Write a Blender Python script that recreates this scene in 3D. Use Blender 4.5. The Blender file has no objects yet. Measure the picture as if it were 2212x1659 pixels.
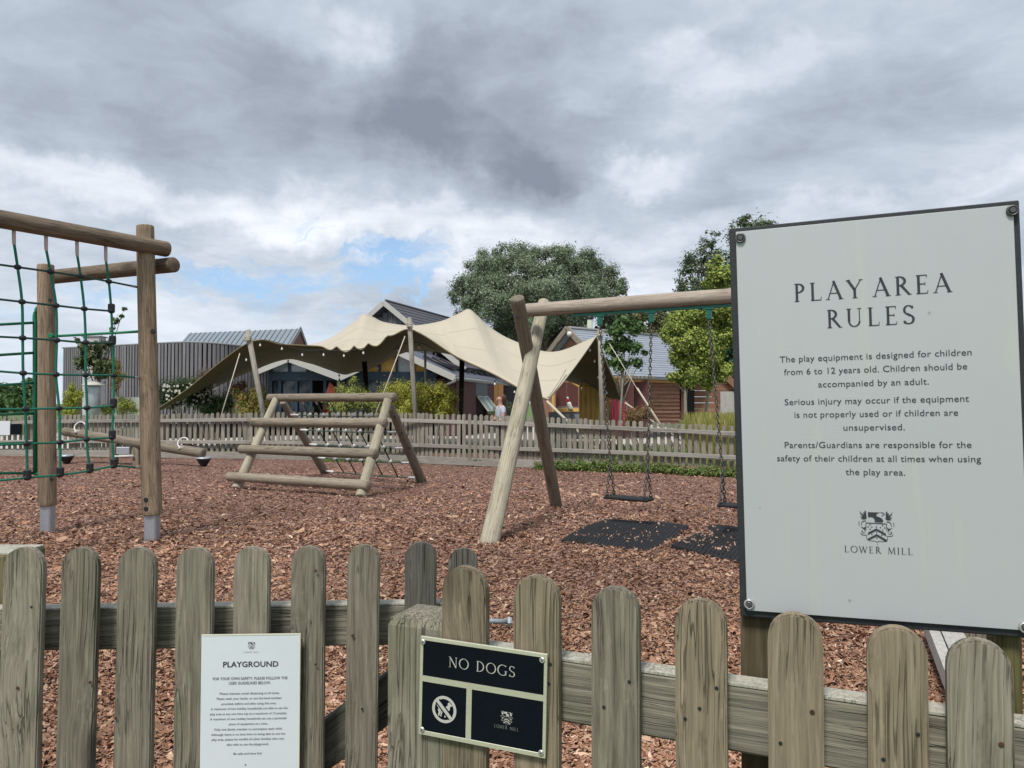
import bpy, bmesh, math, random
import numpy as np
from mathutils import Vector, Matrix
random.seed(7); rng = np.random.default_rng(11)
R = math.radians
SC = bpy.context.scene
# ---------------------------------------------------------------- camera
H = 1.40; F = 1662.0; CX, CY = 1106.0, 829.5; HOR = 870.0
PITCH = math.atan((HOR-CY)/F)
cam = bpy.data.cameras.new('camera'); co = bpy.data.objects.new('camera', cam)
SC.collection.objects.link(co); SC.camera = co
co.location = (0, 0, H); co.rotation_euler = (R(90)+PITCH, 0, 0)
cam.sensor_width = 36; cam.lens = 36*F/2212.0; cam.clip_end = 3000; cam.clip_start = .05
# ---------------------------------------------------------------- sun, sky, exposure
SUN_EL, SUN_AZ = R(58), R(205)        # azimuth clockwise from +Y (north)
sl = bpy.data.lights.new('sun', 'SUN'); sl.energy = 2.2; sl.angle = R(13); sl.color = (1, .96, .9)
so = bpy.data.objects.new('sun', sl); SC.collection.objects.link(so)
sd = Vector((math.sin(SUN_AZ)*math.cos(SUN_EL), math.cos(SUN_AZ)*math.cos(SUN_EL), math.sin(SUN_EL)))
so.rotation_euler = sd.to_track_quat('Z', 'Y').to_euler()
SC.view_settings.view_transform = 'Standard'; SC.view_settings.look = 'None'
SC.view_settings.exposure = 0.80; SC.view_settings.gamma = 1; SC.view_settings.use_curve_mapping = False
try:
    SC.cycles.max_bounces = 5; SC.cycles.diffuse_bounces = 3; SC.cycles.glossy_bounces = 2
    SC.cycles.transparent_max_bounces = 8; SC.cycles.sample_clamp_indirect = 6
except Exception: pass

class NT:
    """small node helper"""
    def __init__(s, tree): s.t = tree; s.t.nodes.clear()
    def n(s, typ, **k):
        nd = s.t.nodes.new(typ)
        for a, b in k.items():
            if a.startswith('i_'):
                key = a[2:]; key = int(key) if key.isdigit() else key.replace('_', ' ')
                s.set(nd.inputs[key], b)
            else: setattr(nd, a, b)
        return nd
    def set(s, inp, v):
        if isinstance(v, bpy.types.NodeSocket): s.t.links.new(v, inp)
        else: inp.default_value = v
    def math(s, op, a, b=0.0, c=0.0, clamp=False):
        nd = s.n('ShaderNodeMath', operation=op, use_clamp=clamp)
        s.set(nd.inputs[0], a); s.set(nd.inputs[1], b); s.set(nd.inputs[2], c); return nd.outputs[0]
    def vm(s, op, a, b=(0, 0, 0)):
        nd = s.n('ShaderNodeVectorMath', operation=op)
        s.set(nd.inputs[0], a)
        if op == 'SCALE': s.set(nd.inputs['Scale'], b)
        else: s.set(nd.inputs[1], b)
        return nd.outputs['Value'] if op in ('LENGTH', 'DOT_PRODUCT', 'DISTANCE') else nd.outputs[0]
    def ss(s, v, a, b, lo=0.0, hi=1.0):
        nd = s.n('ShaderNodeMapRange', interpolation_type='SMOOTHSTEP')
        s.set(nd.inputs[0], v); s.set(nd.inputs[1], a); s.set(nd.inputs[2], b); s.set(nd.inputs[3], lo); s.set(nd.inputs[4], hi)
        return nd.outputs[0]
    def mix(s, f, a, b, mode='MIX'):
        nd = s.n('ShaderNodeMix', data_type='RGBA', blend_type=mode)
        s.set(nd.inputs[0], f); s.set(nd.inputs[6], a if isinstance(a, bpy.types.NodeSocket) else (*a, 1))
        s.set(nd.inputs[7], b if isinstance(b, bpy.types.NodeSocket) else (*b, 1)); return nd.outputs[2]
    def noise(s, vec, scale=5, detail=3, rough=.5, dist=0.0, col=False):
        nd = s.n('ShaderNodeTexNoise'); s.set(nd.inputs['Vector'], vec)
        nd.inputs['Scale'].default_value = scale; nd.inputs['Detail'].default_value = detail
        nd.inputs['Roughness'].default_value = rough; nd.inputs['Distortion'].default_value = dist
        return nd.outputs['Color'] if col else nd.outputs['Fac']
    def ramp(s, f, stops):
        nd = s.n('ShaderNodeValToRGB'); s.set(nd.inputs[0], f); e = nd.color_ramp.elements
        while len(e) < len(stops): e.new(.5)
        for k, (p, c) in enumerate(stops): e[k].position = p; e[k].color = (*c, 1)
        return nd.outputs[0]

world = bpy.data.worlds.new('World'); SC.world = world; world.use_nodes = True
w = NT(world.node_tree)
sky = w.n('ShaderNodeTexSky', sky_type='NISHITA', sun_disc=False, sun_elevation=SUN_EL, sun_rotation=SUN_AZ,
          altitude=100, air_density=1.0, dust_density=.6, ozone_density=1.5)
tc = w.n('ShaderNodeTexCoord'); D = w.vm('NORMALIZE', tc.outputs['Generated'])
sx = w.n('ShaderNodeSeparateXYZ'); w.set(sx.inputs[0], D); dx, dy, dz = sx.outputs
den = w.math('ADD', w.math('MAXIMUM', dz, 0.0), .16)
cx_ = w.n('ShaderNodeCombineXYZ'); w.set(cx_.inputs[0], w.math('DIVIDE', dx, den)); w.set(cx_.inputs[1], w.math('DIVIDE', dy, den)); w.set(cx_.inputs[2], 3.3)
P = cx_.outputs[0]
wob = w.vm('SCALE', w.vm('SUBTRACT', w.noise(P, 1.6, 4, .6, col=True), (.5, .5, .5)), .5)
DW = w.vm('ADD', D, w.vm('SCALE', w.vm('SUBTRACT', w.noise(D, 4.5, 6, .62, col=True), (.5, .5, .5)), .22))
PW = w.vm('ADD', P, wob)
n1 = w.noise(PW, .85, 7, .56); n2 = w.noise(PW, 2.6, 8, .6); n3 = w.noise(w.vm('ADD', P, (7, 3, 1)), .55, 5, .5)
def blob(x, y, rx, ry, soft=.5):
    """elliptical patch of cloud fixed in the sky, centred on a compass direction"""
    u = (x-CX)/F; v = (CY-y)/F
    c = Vector((u, math.cos(PITCH)-v*math.sin(PITCH), math.sin(PITCH)+v*math.cos(PITCH)))
    k = 1/c.length; c.normalize()
    d = w.vm('SUBTRACT', DW, tuple(c)); d = w.vm('MULTIPLY', d, (F/rx/k, 2.0, F/ry/k))
    return w.ss(w.vm('LENGTH', d), 1.0+soft, 1.0-soft)
# thickness of cloud (1 = dark, 0 = thin and white)
t = w.math('ADD', w.math('MULTIPLY', w.math('SUBTRACT', n1, .5), 1.35), w.math('MULTIPLY', w.math('SUBTRACT', n2, .5), .88))
t = w.math('ADD', t, .375)
t = w.math('ADD', t, w.math('MULTIPLY', w.ss(dz, .14, .36), .17))
for b in ((1090, 225, 320, 165, .215, .34), (880, 230, 110, 150, .10, .5), (1040, 330, 200, 70, .14, .3), (1260, 250, 200, 90, .05, .5), (420, 230, 430, 150, .15, .6), (1900, 350, 420, 110, .16, .5), (150, 270, 200, 80, .12, .5),
          (1400, 345, 90, 40, -.30, .6), (770, 150, 60, 90, -.16, .6), (720, 300, 60, 90, -.10, .6), (700, 60, 150, 60, -.22, .7), (1480, 150, 300, 50, -.20, .5), (620, 420, 160, 30, -.1, .6), (1700, 470, 300, 40, -.15, .6), (500, 440, 520, 36, -.13, .6), (200, 420, 300, 40, -.12, .6),
          (850, 490, 420, 30, -.22, .6), (2050, 400, 200, 40, -.15, .6), (600, 640, 260, 34, .1, .5), (1800, 120, 400, 120, .10, .6)):
    t = w.math('ADD', t, w.math('MULTIPLY', blob(b[0], b[1], b[2], b[3], b[5]), b[4]))
t = w.math('ADD', w.math('MULTIPLY', t, .84), .085)
cloud = w.ramp(t, [(0.0, (.64, .67, .72)), (.28, (.48, .515, .57)), (.52, (.34, .385, .445)), (.78, (.235, .268, .32)), (1.0, (.165, .19, .235))])
hazy = w.ss(dz, .16, .02)
cloud = w.mix(w.math('MULTIPLY', hazy, .6), cloud, (.47, .525, .60))
gap = w.math('ADD', w.math('MULTIPLY', blob(760, 590, 420, 52, .5), .38), w.math('MULTIPLY', blob(870, 592, 190, 26, .6), .30))
gap = w.math('ADD', gap, w.math('MULTIPLY', blob(720, 650, 330, 34, .6), .12))
gap = w.math('ADD', gap, w.math('MULTIPLY', blob(1340, 610, 110, 60, .6), .25))
gap = w.math('ADD', gap, w.math('MULTIPLY', w.math('SUBTRACT', .46, w.noise(w.vm('MULTIPLY', DW, (5, 5, 26)), 1.0, 6, .6)), 2.6))
gap = w.math('ADD', gap, w.math('MULTIPLY', w.ss(dz, .20, .30), -.6))
gap = w.math('ADD', gap, w.math('MULTIPLY', w.ss(dz, .06, .0), -.4))
gap = w.ss(gap, .06, .60)
blue = w.mix(1.0, sky.outputs[0], (.09, .09, .09), 'MULTIPLY')
blue = w.mix(.35, blue, (.20, .38, .66))
final = w.mix(w.math('MULTIPLY', gap, .92), cloud, blue)
final = w.mix(w.ss(dz, -.01, -.06), final, (.12, .13, .12))
bg = w.n('ShaderNodeBackground'); w.set(bg.inputs[0], final); bg.inputs[1].default_value = .92
wo = w.n('ShaderNodeOutputWorld'); w.set(wo.inputs[0], bg.outputs[0])

# ---------------------------------------------------------------- mapping helpers: photo pixel + distance -> point in metres
def ray(x, y):
    u = (x-CX)/F; v = (CY-y)/F
    return Vector((u, math.cos(PITCH)-v*math.sin(PITCH), math.sin(PITCH)+v*math.cos(PITCH)))
def W(x, y, Y):
    d = ray(x, y); return Vector((0, 0, H)) + d*(Y/d.y)
def G(x, y, z=0.0):
    d = ray(x, y); return Vector((0, 0, H)) + d*((z-H)/d.z)
# ---------------------------------------------------------------- object helpers
COL = SC.collection; WM = {}
def thing(name, label, cat, loc, group=None):
    o = bpy.data.objects.new(name, None); COL.objects.link(o); o.location = loc
    o.empty_display_size = .2; o['label'] = label; o['category'] = cat
    if group: o['group'] = group
    WM[o.name] = Matrix.Translation(Vector(loc)); return o
def part(name, me, parent=None, M=None, mat=None, label=None, kind=None, cat=None, group=None):
    o = bpy.data.objects.new(name, me); COL.objects.link(o); M = M or Matrix()
    if mat is not None and not me.materials: me.materials.append(mat)
    if parent is not None:
        o.parent = parent; o.matrix_basis = WM[parent.name].inverted() @ M
    else: o.matrix_basis = M
    WM[o.name] = M
    if label: o['label'] = label
    if kind: o['kind'] = kind
    if cat: o['category'] = cat
    if group: o['group'] = group
    return o
def pyd(name, vs, fs, smooth=False):
    me = bpy.data.meshes.new(name); me.from_pydata([tuple(v) for v in vs], [], fs); me.validate(); me.update()
    if smooth: me.shade_smooth()
    return me
def from_bm(bm, name, smooth=False):
    bmesh.ops.recalc_face_normals(bm, faces=bm.faces[:])
    me = bpy.data.meshes.new(name); bm.to_mesh(me); bm.free()
    if smooth: me.shade_smooth()
    return me
def axes(p, ex, ez=(0, 0, 1)):
    ex = Vector(ex).normalized(); ez = Vector(ez); ey = ez.cross(ex).normalized(); ez = ex.cross(ey)
    m = Matrix((ex, ey, ez)).transposed().to_4x4(); m.translation = Vector(p); return m
def zalign(p1, p2, roll=0.0):
    d = (Vector(p2)-Vector(p1)).normalized()
    m = d.to_track_quat('Z', 'Y').to_matrix().to_4x4() @ Matrix.Rotation(roll, 4, 'Z'); m.translation = Vector(p1); return m
def box(sx, sy, sz, bev=0.0, origin=(.5, .5, 0)):
    """box sx*sy*sz; origin gives the fraction of each side below zero"""
    bm = bmesh.new(); bmesh.ops.create_cube(bm, size=1)
    for v in bm.verts:
        v.co = Vector(((v.co.x+.5-origin[0])*sx, (v.co.y+.5-origin[1])*sy, (v.co.z+.5-origin[2])*sz))
    if bev: bmesh.ops.bevel(bm, geom=bm.edges[:], offset=bev, segments=1, affect='EDGES')
    return from_bm(bm, 'box')
def beam_box(p1, p2, wx, wy, roll=0.0, bev=.004):
    return box(wx, wy, (Vector(p2)-Vector(p1)).length, bev, (.5, .5, 0)), zalign(p1, p2, roll)
def log(L, r1, r2, seg=20, rings=14, wob=.05, seed=0, capr=.3, bend=0.0):
    """round pole along +Z, slightly irregular, with worn rounded ends"""
    rr = np.random.default_rng(seed); vs = []; fs = []
    ph = rr.uniform(0, 6.28, 6); am = rr.uniform(.3, 1, 3)
    zs = [0, .004, .02] + list(np.linspace(0, 1, rings)[1:-1]) + [1-.02, 1-.004, 1]
    zs = sorted(set(zs)); n = len(zs)
    for k, t in enumerate(zs):
        z = t*L; r = r1+(r2-r1)*t; e = 1.0
        if k == 0 or k == n-1: e = 1-capr*.25
        bx = bend*math.sin(t*math.pi)
        for j in range(seg):
            a = 2*math.pi*j/seg
            q = 1+wob*(am[0]*math.sin(2*a+ph[0]+t*2)+.6*am[1]*math.sin(3*a+ph[1]-t*3)+.5*am[2]*math.sin(t*9+ph[2]))
            if .3 < t < 1: q += wob*.3*math.sin(5*a+ph[3]+t*7)
            vs.append((math.cos(a)*r*q*e+bx, math.sin(a)*r*q*e, z))
    for k in range(n-1):
        for j in range(seg):
            a = k*seg+j; b = k*seg+(j+1) % seg; fs.append((a, b, b+seg, a+seg))
    fs.append(tuple(reversed(range(seg)))); fs.append(tuple((n-1)*seg+j for j in range(seg)))
    me = pyd('log', vs, fs, True)
    return me
def logpart(name, p1, p2, r1, r2, parent, mat, label=None, **k):
    p1 = Vector(p1); p2 = Vector(p2); me = log((p2-p1).length, r1, r2, seed=random.randrange(9999), **k)
    return part(name, me, parent, zalign(p1, p2, random.uniform(0, 6)), mat, label)
def tube(pts, r, seg=8, closed=False, name='tube'):
    """tube mesh along points given in world space"""
    pts = [Vector(p) for p in pts]; n = len(pts); vs = []; fs = []; rs = r if isinstance(r, (list, tuple)) else [r]*n
    up = Vector((0, 0, 1))
    for k, p in enumerate(pts):
        a = pts[(k-1) % n] if (closed or k > 0) else p; b = pts[(k+1) % n] if (closed or k < n-1) else p
        t = (b-a).normalized(); u = up if abs(t.z) < .95 else Vector((0, 1, 0))
        s = t.cross(u).normalized(); q = s.cross(t)
        for j in range(seg):
            an = 2*math.pi*j/seg; vs.append(p+(s*math.cos(an)+q*math.sin(an))*rs[k])
    for k in range(n if closed else n-1):
        for j in range(seg):
            a = k*seg+j; b = k*seg+(j+1) % seg; c = ((k+1) % n)*seg
            fs.append((a, b, c+(j+1) % seg, c+j))
    if not closed: fs += [tuple(reversed(range(seg))), tuple((n-1)*seg+j for j in range(seg))]
    return pyd(name, vs, fs, True)
def spline(pts, n=8):
    """Catmull-Rom through points"""
    P = [Vector(p) for p in pts]; P = [P[0]*2-P[1]] + P + [P[-1]*2-P[-2]]; out = []
    for k in range(1, len(P)-2):
        for j in range(n):
            t = j/n; a, b, c, d = P[k-1:k+3]
            out.append(.5*((2*b)+(c-a)*t+(2*a-5*b+4*c-d)*t*t+(3*b-a-3*c+d)*t**3))
    out.append(P[-2]); return out
def slab(pts, th, name='slab'):
    """flat polygon (world points) given thickness th against its normal"""
    pts = [Vector(p) for p in pts]; n = len(pts)
    nr = Vector((0, 0, 0))
    for k in range(n): nr += pts[k].cross(pts[(k+1) % n])
    nr.normalize(); lo = [p-nr*th for p in pts]
    fs = [tuple(range(n)), tuple(reversed(range(n, 2*n)))] + [(k, k+n, (k+1) % n+n, (k+1) % n) for k in range(n)]
    me = pyd(name, pts+lo, fs); bm = bmesh.new(); bm.from_mesh(me); bmesh.ops.recalc_face_normals(bm, faces=bm.faces[:]); bm.to_mesh(me); bm.free(); return me
def disc(r, h, seg=16, bev=.2):
    """short round head along +Z"""
    vs = []; fs = []
    for z, q in ((0, 1), (h*.6, 1), (h, 1-bev)):
        vs += [(math.cos(2*math.pi*j/seg)*r*q, math.sin(2*math.pi*j/seg)*r*q, z) for j in range(seg)]
    for k in range(2):
        for j in range(seg): a = k*seg+j; b = k*seg+(j+1) % seg; fs.append((a, b, b+seg, a+seg))
    fs.append(tuple(2*seg+j for j in range(seg))); fs.append(tuple(reversed(range(seg)))); return pyd('disc', vs, fs)
def lathe(prof, seg=20):
    vs = []; fs = []
    for r, z in prof: vs += [(math.cos(2*math.pi*j/seg)*r, math.sin(2*math.pi*j/seg)*r, z) for j in range(seg)]
    for k in range(len(prof)-1):
        for j in range(seg): a = k*seg+j; b = k*seg+(j+1) % seg; fs.append((a, b, b+seg, a+seg))
    fs.append(tuple((len(prof)-1)*seg+j for j in range(seg))); fs.append(tuple(reversed(range(seg))))
    return pyd('lathe', vs, fs, True)
def join(mes, name='joined'):
    bm = bmesh.new()
    for m in mes:
        if isinstance(m, tuple):
            me, M = m; me = me.copy(); me.transform(M); bm.from_mesh(me)
        else: bm.from_mesh(m)
    me = bpy.data.meshes.new(name); bm.to_mesh(me); bm.free(); return me

# ---------------------------------------------------------------- materials
def simple(name, col, rough=.6, metal=0.0, var=.12, scale=6.0, bump=0.0, bscale=80.0, spec=.4, obj=True):
    m = bpy.data.materials.new(name); m.use_nodes = True; s = NT(m.node_tree)
    tcn = s.n('ShaderNodeTexCoord'); oi = s.n('ShaderNodeObjectInfo')
    v = tcn.outputs['Object']
    v = s.vm('ADD', v, s.vm('SCALE', (9.0, 5.0, 7.0), oi.outputs['Random']))
    f = s.noise(v, scale, 5, .6); f2 = s.noise(v, scale*7, 4, .6)
    g = s.math('ADD', s.math('MULTIPLY', s.math('SUBTRACT', f, .5), var*3), s.math('MULTIPLY', s.math('SUBTRACT', f2, .5), var*1.6))
    g = s.math('ADD', g, s.math('MULTIPLY', s.math('SUBTRACT', oi.outputs['Random'], .5), var))
    c = s.vm('SCALE', tuple(col), s.math('ADD', g, 1.0))
    b = s.n('ShaderNodeBsdfPrincipled'); s.set(b.inputs['Base Color'], c); b.inputs['Metallic'].default_value = metal
    s.set(b.inputs['Roughness'], s.math('ADD', rough, s.math('MULTIPLY', s.math('SUBTRACT', f2, .5), .2)))
    b.inputs['Specular IOR Level'].default_value = spec
    if bump:
        bn = s.n('ShaderNodeBump'); bn.inputs['Strength'].default_value = bump; bn.inputs['Distance'].default_value = .01
        s.set(bn.inputs['Height'], s.noise(v, bscale, 4, .6)); s.set(b.inputs['Normal'], bn.outputs[0])
    o = s.n('ShaderNodeOutputMaterial'); s.set(o.inputs[0], b.outputs[0]); return m
def wood(name, dark, mid, light, green=(.09, .10, .06), gamt=.5, sc=1.0, cracks=.6, bump=.5, knots=1.0, gstart=.5, fine=True):
    """weathered timber, grain along the object's own Z"""
    m = bpy.data.materials.new(name); m.use_nodes = True; s = NT(m.node_tree)
    tcn = s.n('ShaderNodeTexCoord'); oi = s.n('ShaderNodeObjectInfo'); rnd = oi.outputs['Random']
    v0 = s.vm('ADD', tcn.outputs['Object'], s.vm('SCALE', (13.7, 7.9, 31.3), rnd))
    # knots bend the grain
    vo = s.n('ShaderNodeTexVoronoi'); s.set(vo.inputs['Vector'], s.vm('MULTIPLY', v0, (7*sc, 7*sc, 2.6*sc))); vo.inputs['Scale'].default_value = 1
    vo.inputs['Randomness'].default_value = 1
    kd = vo.outputs['Distance']; kn = s.ss(kd, .22, .03); kw = s.ss(kd, .5, .05)
    bend = s.math('MULTIPLY', kw, .016*knots)
    wv = s.vm('SCALE', s.vm('SUBTRACT', s.noise(s.vm('MULTIPLY', v0, (3, 3, 1.6)), 1.6, 3, .5, col=True), (.5, .5, .5)), .022)
    v = s.vm('ADD', s.vm('ADD', v0, wv), s.n('ShaderNodeCombineXYZ', i_0=bend, i_1=bend).outputs[0])
    fib = s.noise(s.vm('MULTIPLY', v, (260*sc, 260*sc, 7*sc)), 1, 4, .65)
    med = s.noise(s.vm('MULTIPLY', v, (110*sc, 110*sc, 1.6*sc)), 1, 4, .6)
    big = s.noise(s.vm('MULTIPLY', v0, (9, 9, 3.2)), 1, 5, .65)
    big2 = s.noise(s.vm('MULTIPLY', v0, (22, 22, 9)), 1, 5, .7)
    rings = s.math('SINE', s.math('MULTIPLY', s.noise(s.vm('MULTIPLY', v, (16*sc, 16*sc, .8*sc)), 1, 1, .4), 75))
    crk = s.noise(s.vm('MULTIPLY', v, (95*sc, 95*sc, 1.3*sc)), 1, 2, .5)
    crk = s.ss(s.math('ABSOLUTE', s.math('SUBTRACT', crk, .5)), .028, .006)
    crk = s.math('MULTIPLY', crk, s.ss(big, .43, .56)); crk = s.math('MULTIPLY', crk, cracks*.78)
    f = s.math('ADD', s.math('MULTIPLY', s.math('SUBTRACT', med, .5), .8), .5)
    f = s.math('ADD', f, s.math('MULTIPLY', s.math('SUBTRACT', fib, .5), 1.2)); f = s.math('ADD', f, s.math('MULTIPLY', rings, .045))
    f = s.math('ADD', f, s.math('MULTIPLY', s.math('SUBTRACT', rnd, .5), .25))
    col = s.ramp(f, [(.10, dark), (.5, mid), (.92, light)])
    col = s.mix(s.math('MULTIPLY', s.ss(s.math('ADD', s.math('MULTIPLY', big, .7), s.math('MULTIPLY', big2, .3)), gstart, gstart+.14), gamt), col, s.mix(f, tuple(q*.55 for q in green), tuple(q*1.5 for q in green)))
    col = s.mix(s.math('MULTIPLY', s.ss(big2, .60, .72), .35), col, tuple(q*.55 for q in dark))
    col = s.mix(s.math('MULTIPLY', s.ss(big2, .40, .30), .28), col, tuple(min(1, q*1.35) for q in light))
    col = s.mix(s.math('MULTIPLY', kn, .75*min(1, knots)), col, tuple(q*.5 for q in dark))
    col = s.mix(crk, col, tuple(q*.22 for q in dark))
    b = s.n('ShaderNodeBsdfPrincipled'); s.set(b.inputs['Base Color'], col); b.inputs['Roughness'].default_value = .82
    b.inputs['Specular IOR Level'].default_value = .25
    hgt = s.math('ADD', s.math('MULTIPLY', fib, .5), s.math('MULTIPLY', med, .6)); hgt = s.math('SUBTRACT', hgt, s.math('MULTIPLY', crk, 1.6))
    bn = s.n('ShaderNodeBump'); bn.inputs['Strength'].default_value = bump; bn.inputs['Distance'].default_value = .004
    s.set(bn.inputs['Height'], hgt); s.set(b.inputs['Normal'], bn.outputs[0])
    o = s.n('ShaderNodeOutputMaterial'); s.set(o.inputs[0], b.outputs[0]); return m
def vcol(name, rough=.8, spec=.3, mul=1.0, trans=0.0):
    """colour per leaf / chip from the mesh"""
    m = bpy.data.materials.new(name); m.use_nodes = True; s = NT(m.node_tree)
    a = s.n('ShaderNodeAttribute', attribute_name='col'); b = s.n('ShaderNodeBsdfPrincipled')
    s.set(b.inputs['Base Color'], a.outputs['Color']); b.inputs['Roughness'].default_value = rough; b.inputs['Specular IOR Level'].default_value = spec
    sh = b.outputs[0]
    if trans:
        tr = s.n('ShaderNodeBsdfTranslucent'); s.set(tr.inputs[0], a.outputs['Color'])
        mx = s.n('ShaderNodeMixShader'); mx.inputs[0].default_value = trans; s.set(mx.inputs[1], sh); s.set(mx.inputs[2], tr.outputs[0]); sh = mx.outputs[0]
    o = s.n('ShaderNodeOutputMaterial'); s.set(o.inputs[0], sh); return m
M_PICK = wood('weathered_picket', (0.0966, 0.0866, 0.0676), (0.2064, 0.1856, 0.1430), (0.3337, 0.3011, 0.2423), (0.1054, 0.1114, 0.0676), .5, 1.0, .8, .7, 1.0)
M_PICKB = wood('weathered_picket_brown', (0.1137, 0.0904, 0.0617), (0.2276, 0.1850, 0.1271), (0.3455, 0.2872, 0.2070), (0.1180, 0.1141, 0.0654), .40, 1.0, .75, .7, .7)
M_PICKD = wood('dark_picket', (0.0475, 0.0454, 0.0394), (0.1121, 0.1073, 0.0906), (0.2070, 0.1938, 0.1654), (0.0690, 0.0743, 0.0473), .45, 1.0, .9, .7, .8)
M_RAIL = wood('rail_timber', (0.0924, 0.0887, 0.0721), (0.2216, 0.2029, 0.1603), (0.3879, 0.3465, 0.2724), (0.1200, 0.1225, 0.0801), .4, .9, .6, .8, .5)
M_RAILTOP = wood('pale_rail_top', (0.2285, 0.2240, 0.1728), (0.4243, 0.4080, 0.3456), (0.5875, 0.5600, 0.5011), (0.3427, 0.3360, 0.1728), .4, .9, .4, .8, .3)  # top faces of the rails and gate post get a paler timber colour
M_DARKP = wood('dark_green_post', (0.0438, 0.0350, 0.0198), (0.0938, 0.0750, 0.0440), (0.1750, 0.1350, 0.0880), (0.0750, 0.0700, 0.0275), .5, .7, .7, .5, .4)
M_OLIVE = wood('algae_post', (0.0595, 0.0562, 0.0240), (0.1190, 0.1050, 0.0480), (0.1955, 0.1650, 0.0880), (0.0935, 0.0975, 0.0320), .6, .7, .5, .5, .4)
M_POST = wood('brown_log', (0.1458, 0.1058, 0.0702), (0.3078, 0.2354, 0.1620), (0.4644, 0.3780, 0.2754), (0.2160, 0.1836, 0.1296), .25, .55, .8, .6, 1.4, .55)
M_BEAM = wood('dark_log', (.075, .055, .038), (.165, .125, .09), (.29, .24, .18), (.11, .105, .06), .35, .55, .8, .6, 1.0)
M_PALE = wood('pale_log', (0.1806, 0.1560, 0.1102), (0.3360, 0.3000, 0.2242), (0.4872, 0.4400, 0.3420), (0.2184, 0.2040, 0.1292), .3, .5, .6, .7, .8)
M_GREYLOG = wood('grey_log', (0.1101, 0.0909, 0.0683), (0.2248, 0.1889, 0.1434), (0.3670, 0.3161, 0.2500), (0.1560, 0.1386, 0.0917), .3, .5, .6, .6, .9)
M_SWBEAM = wood('swing_beam_log', (.155, .125, .10), (.30, .25, .205), (.44, .385, .32), (.18, .165, .13), .3, .5, .5, .5, .8)
M_FAR = wood('far_fence_timber', (0.1220, 0.1123, 0.0897), (0.2440, 0.2246, 0.1838), (0.3904, 0.3604, 0.3004), (0.1464, 0.1498, 0.0897), .35, .6, .5, .4, .5)
M_FARRAIL = wood('far_rail_timber', (0.1591, 0.1499, 0.1322), (0.2902, 0.2726, 0.2424), (0.4212, 0.3998, 0.3615), (0.2059, 0.1999, 0.1587), .25, .5, .3, .3, .4)
M_CLAD = wood('silvered_cladding', (0.0857, 0.0827, 0.0887), (0.1714, 0.1663, 0.1764), (0.2923, 0.2873, 0.3024), (0.1411, 0.1310, 0.1210), .3, .25, .2, .3, .1)
M_YBOARD = wood('fresh_timber_board', (0.3668, 0.2193, 0.0580), (0.6670, 0.4303, 0.1232), (0.8671, 0.6009, 0.2175), (0.5836, 0.3573, 0.0870), .2, .3, .2, .2, .5)
M_OBOARD = wood('orange_timber_board', (0.2600, 0.1235, 0.0390), (0.4940, 0.2470, 0.0845), (0.6500, 0.3640, 0.1430), (0.3900, 0.1950, 0.0650), .2, .3, .2, .2, .4)
M_LOGWALL = wood('brown_shiplap', (0.1013, 0.0486, 0.0304), (0.2228, 0.1134, 0.0760), (0.3780, 0.2160, 0.1520), (0.2025, 0.1080, 0.0760), .3, .3, .2, .3, .4)
M_GREYPLANK = wood('silver_plank', (.22, .21, .195), (.40, .385, .36), (.55, .53, .50), (.3, .3, .25), .3, .8, .6, .5, .5)
M_STEEL = simple('galvanised_steel', (.42, .45, .48), .45, .6, .12, 14, .1, 60)
M_NAIL = simple('rusty_nail', (.075, .035, .022), .8, .2, .3, 60)
M_BLACK = simple('black_plastic', (.018, .018, .022), .45, 0, .2, 20)
M_RUBBER = simple('black_rubber', (.014, .014, .016), .8, 0, .3, 9, .3, 120)
M_GREEN = simple('green_painted_tube', (.010, .17, .085), .38, 0, .12, 8)
M_ROPE = simple('green_rope', (.012, .18, .115), .65, 0, .25, 40, .8, 300)
M_ROPED = simple('dark_green_rope', (.02, .07, .055), .7, 0, .2, 40)
M_TEAL = simple('teal_painted_steel', (.008, .115, .08), .4, 0, .12, 8)
M_WHITEP = simple('white_plastic', (.62, .62, .60), .4, 0, .06, 10)
M_CREAMST = simple('pale_sleeve', (.50, .43, .40), .5, 0, .1, 10)
M_CHAIN = simple('dark_chain', (.12, .11, .10), .5, .7, .3, 30)
M_PRINT = simple('dark_grey_print', (.035, .036, .045), .5, 0, .08, 10)
M_PRINT2 = simple('grey_print', (.13, .13, .155), .5, 0, .08, 10)
M_CREAMP = simple('cream_metal', (.50, .50, .39), .35, .25, .08, 30, .05, 200)
M_PRINTW = simple('pale_print', (.46, .45, .42), .5, 0, .05, 10)
M_PRINTW2 = simple('dim_print', (.17, .17, .165), .5, 0, .05, 10)
M_NAVY = simple('navy_panel', (.004, .006, .011), .3, 0, .2, 10, spec=.15)
M_DGREY = simple('charcoal_board', (.028, .031, .035), .5, 0, .25, 60, .15, 300)
M_SCREW = simple('screw_cap', (.45, .45, .44), .35, .5, .1, 40)
M_SCREWD = simple('dark_screw', (.12, .12, .12), .4, .7, .1, 40)
M_NOTICE = simple('white_notice', (.66, .705, .745), .35, 0, .03, 6)
M_EDGE = simple('cream_edge', (.66, .64, .52), .5, 0, .1, 10)
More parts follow.
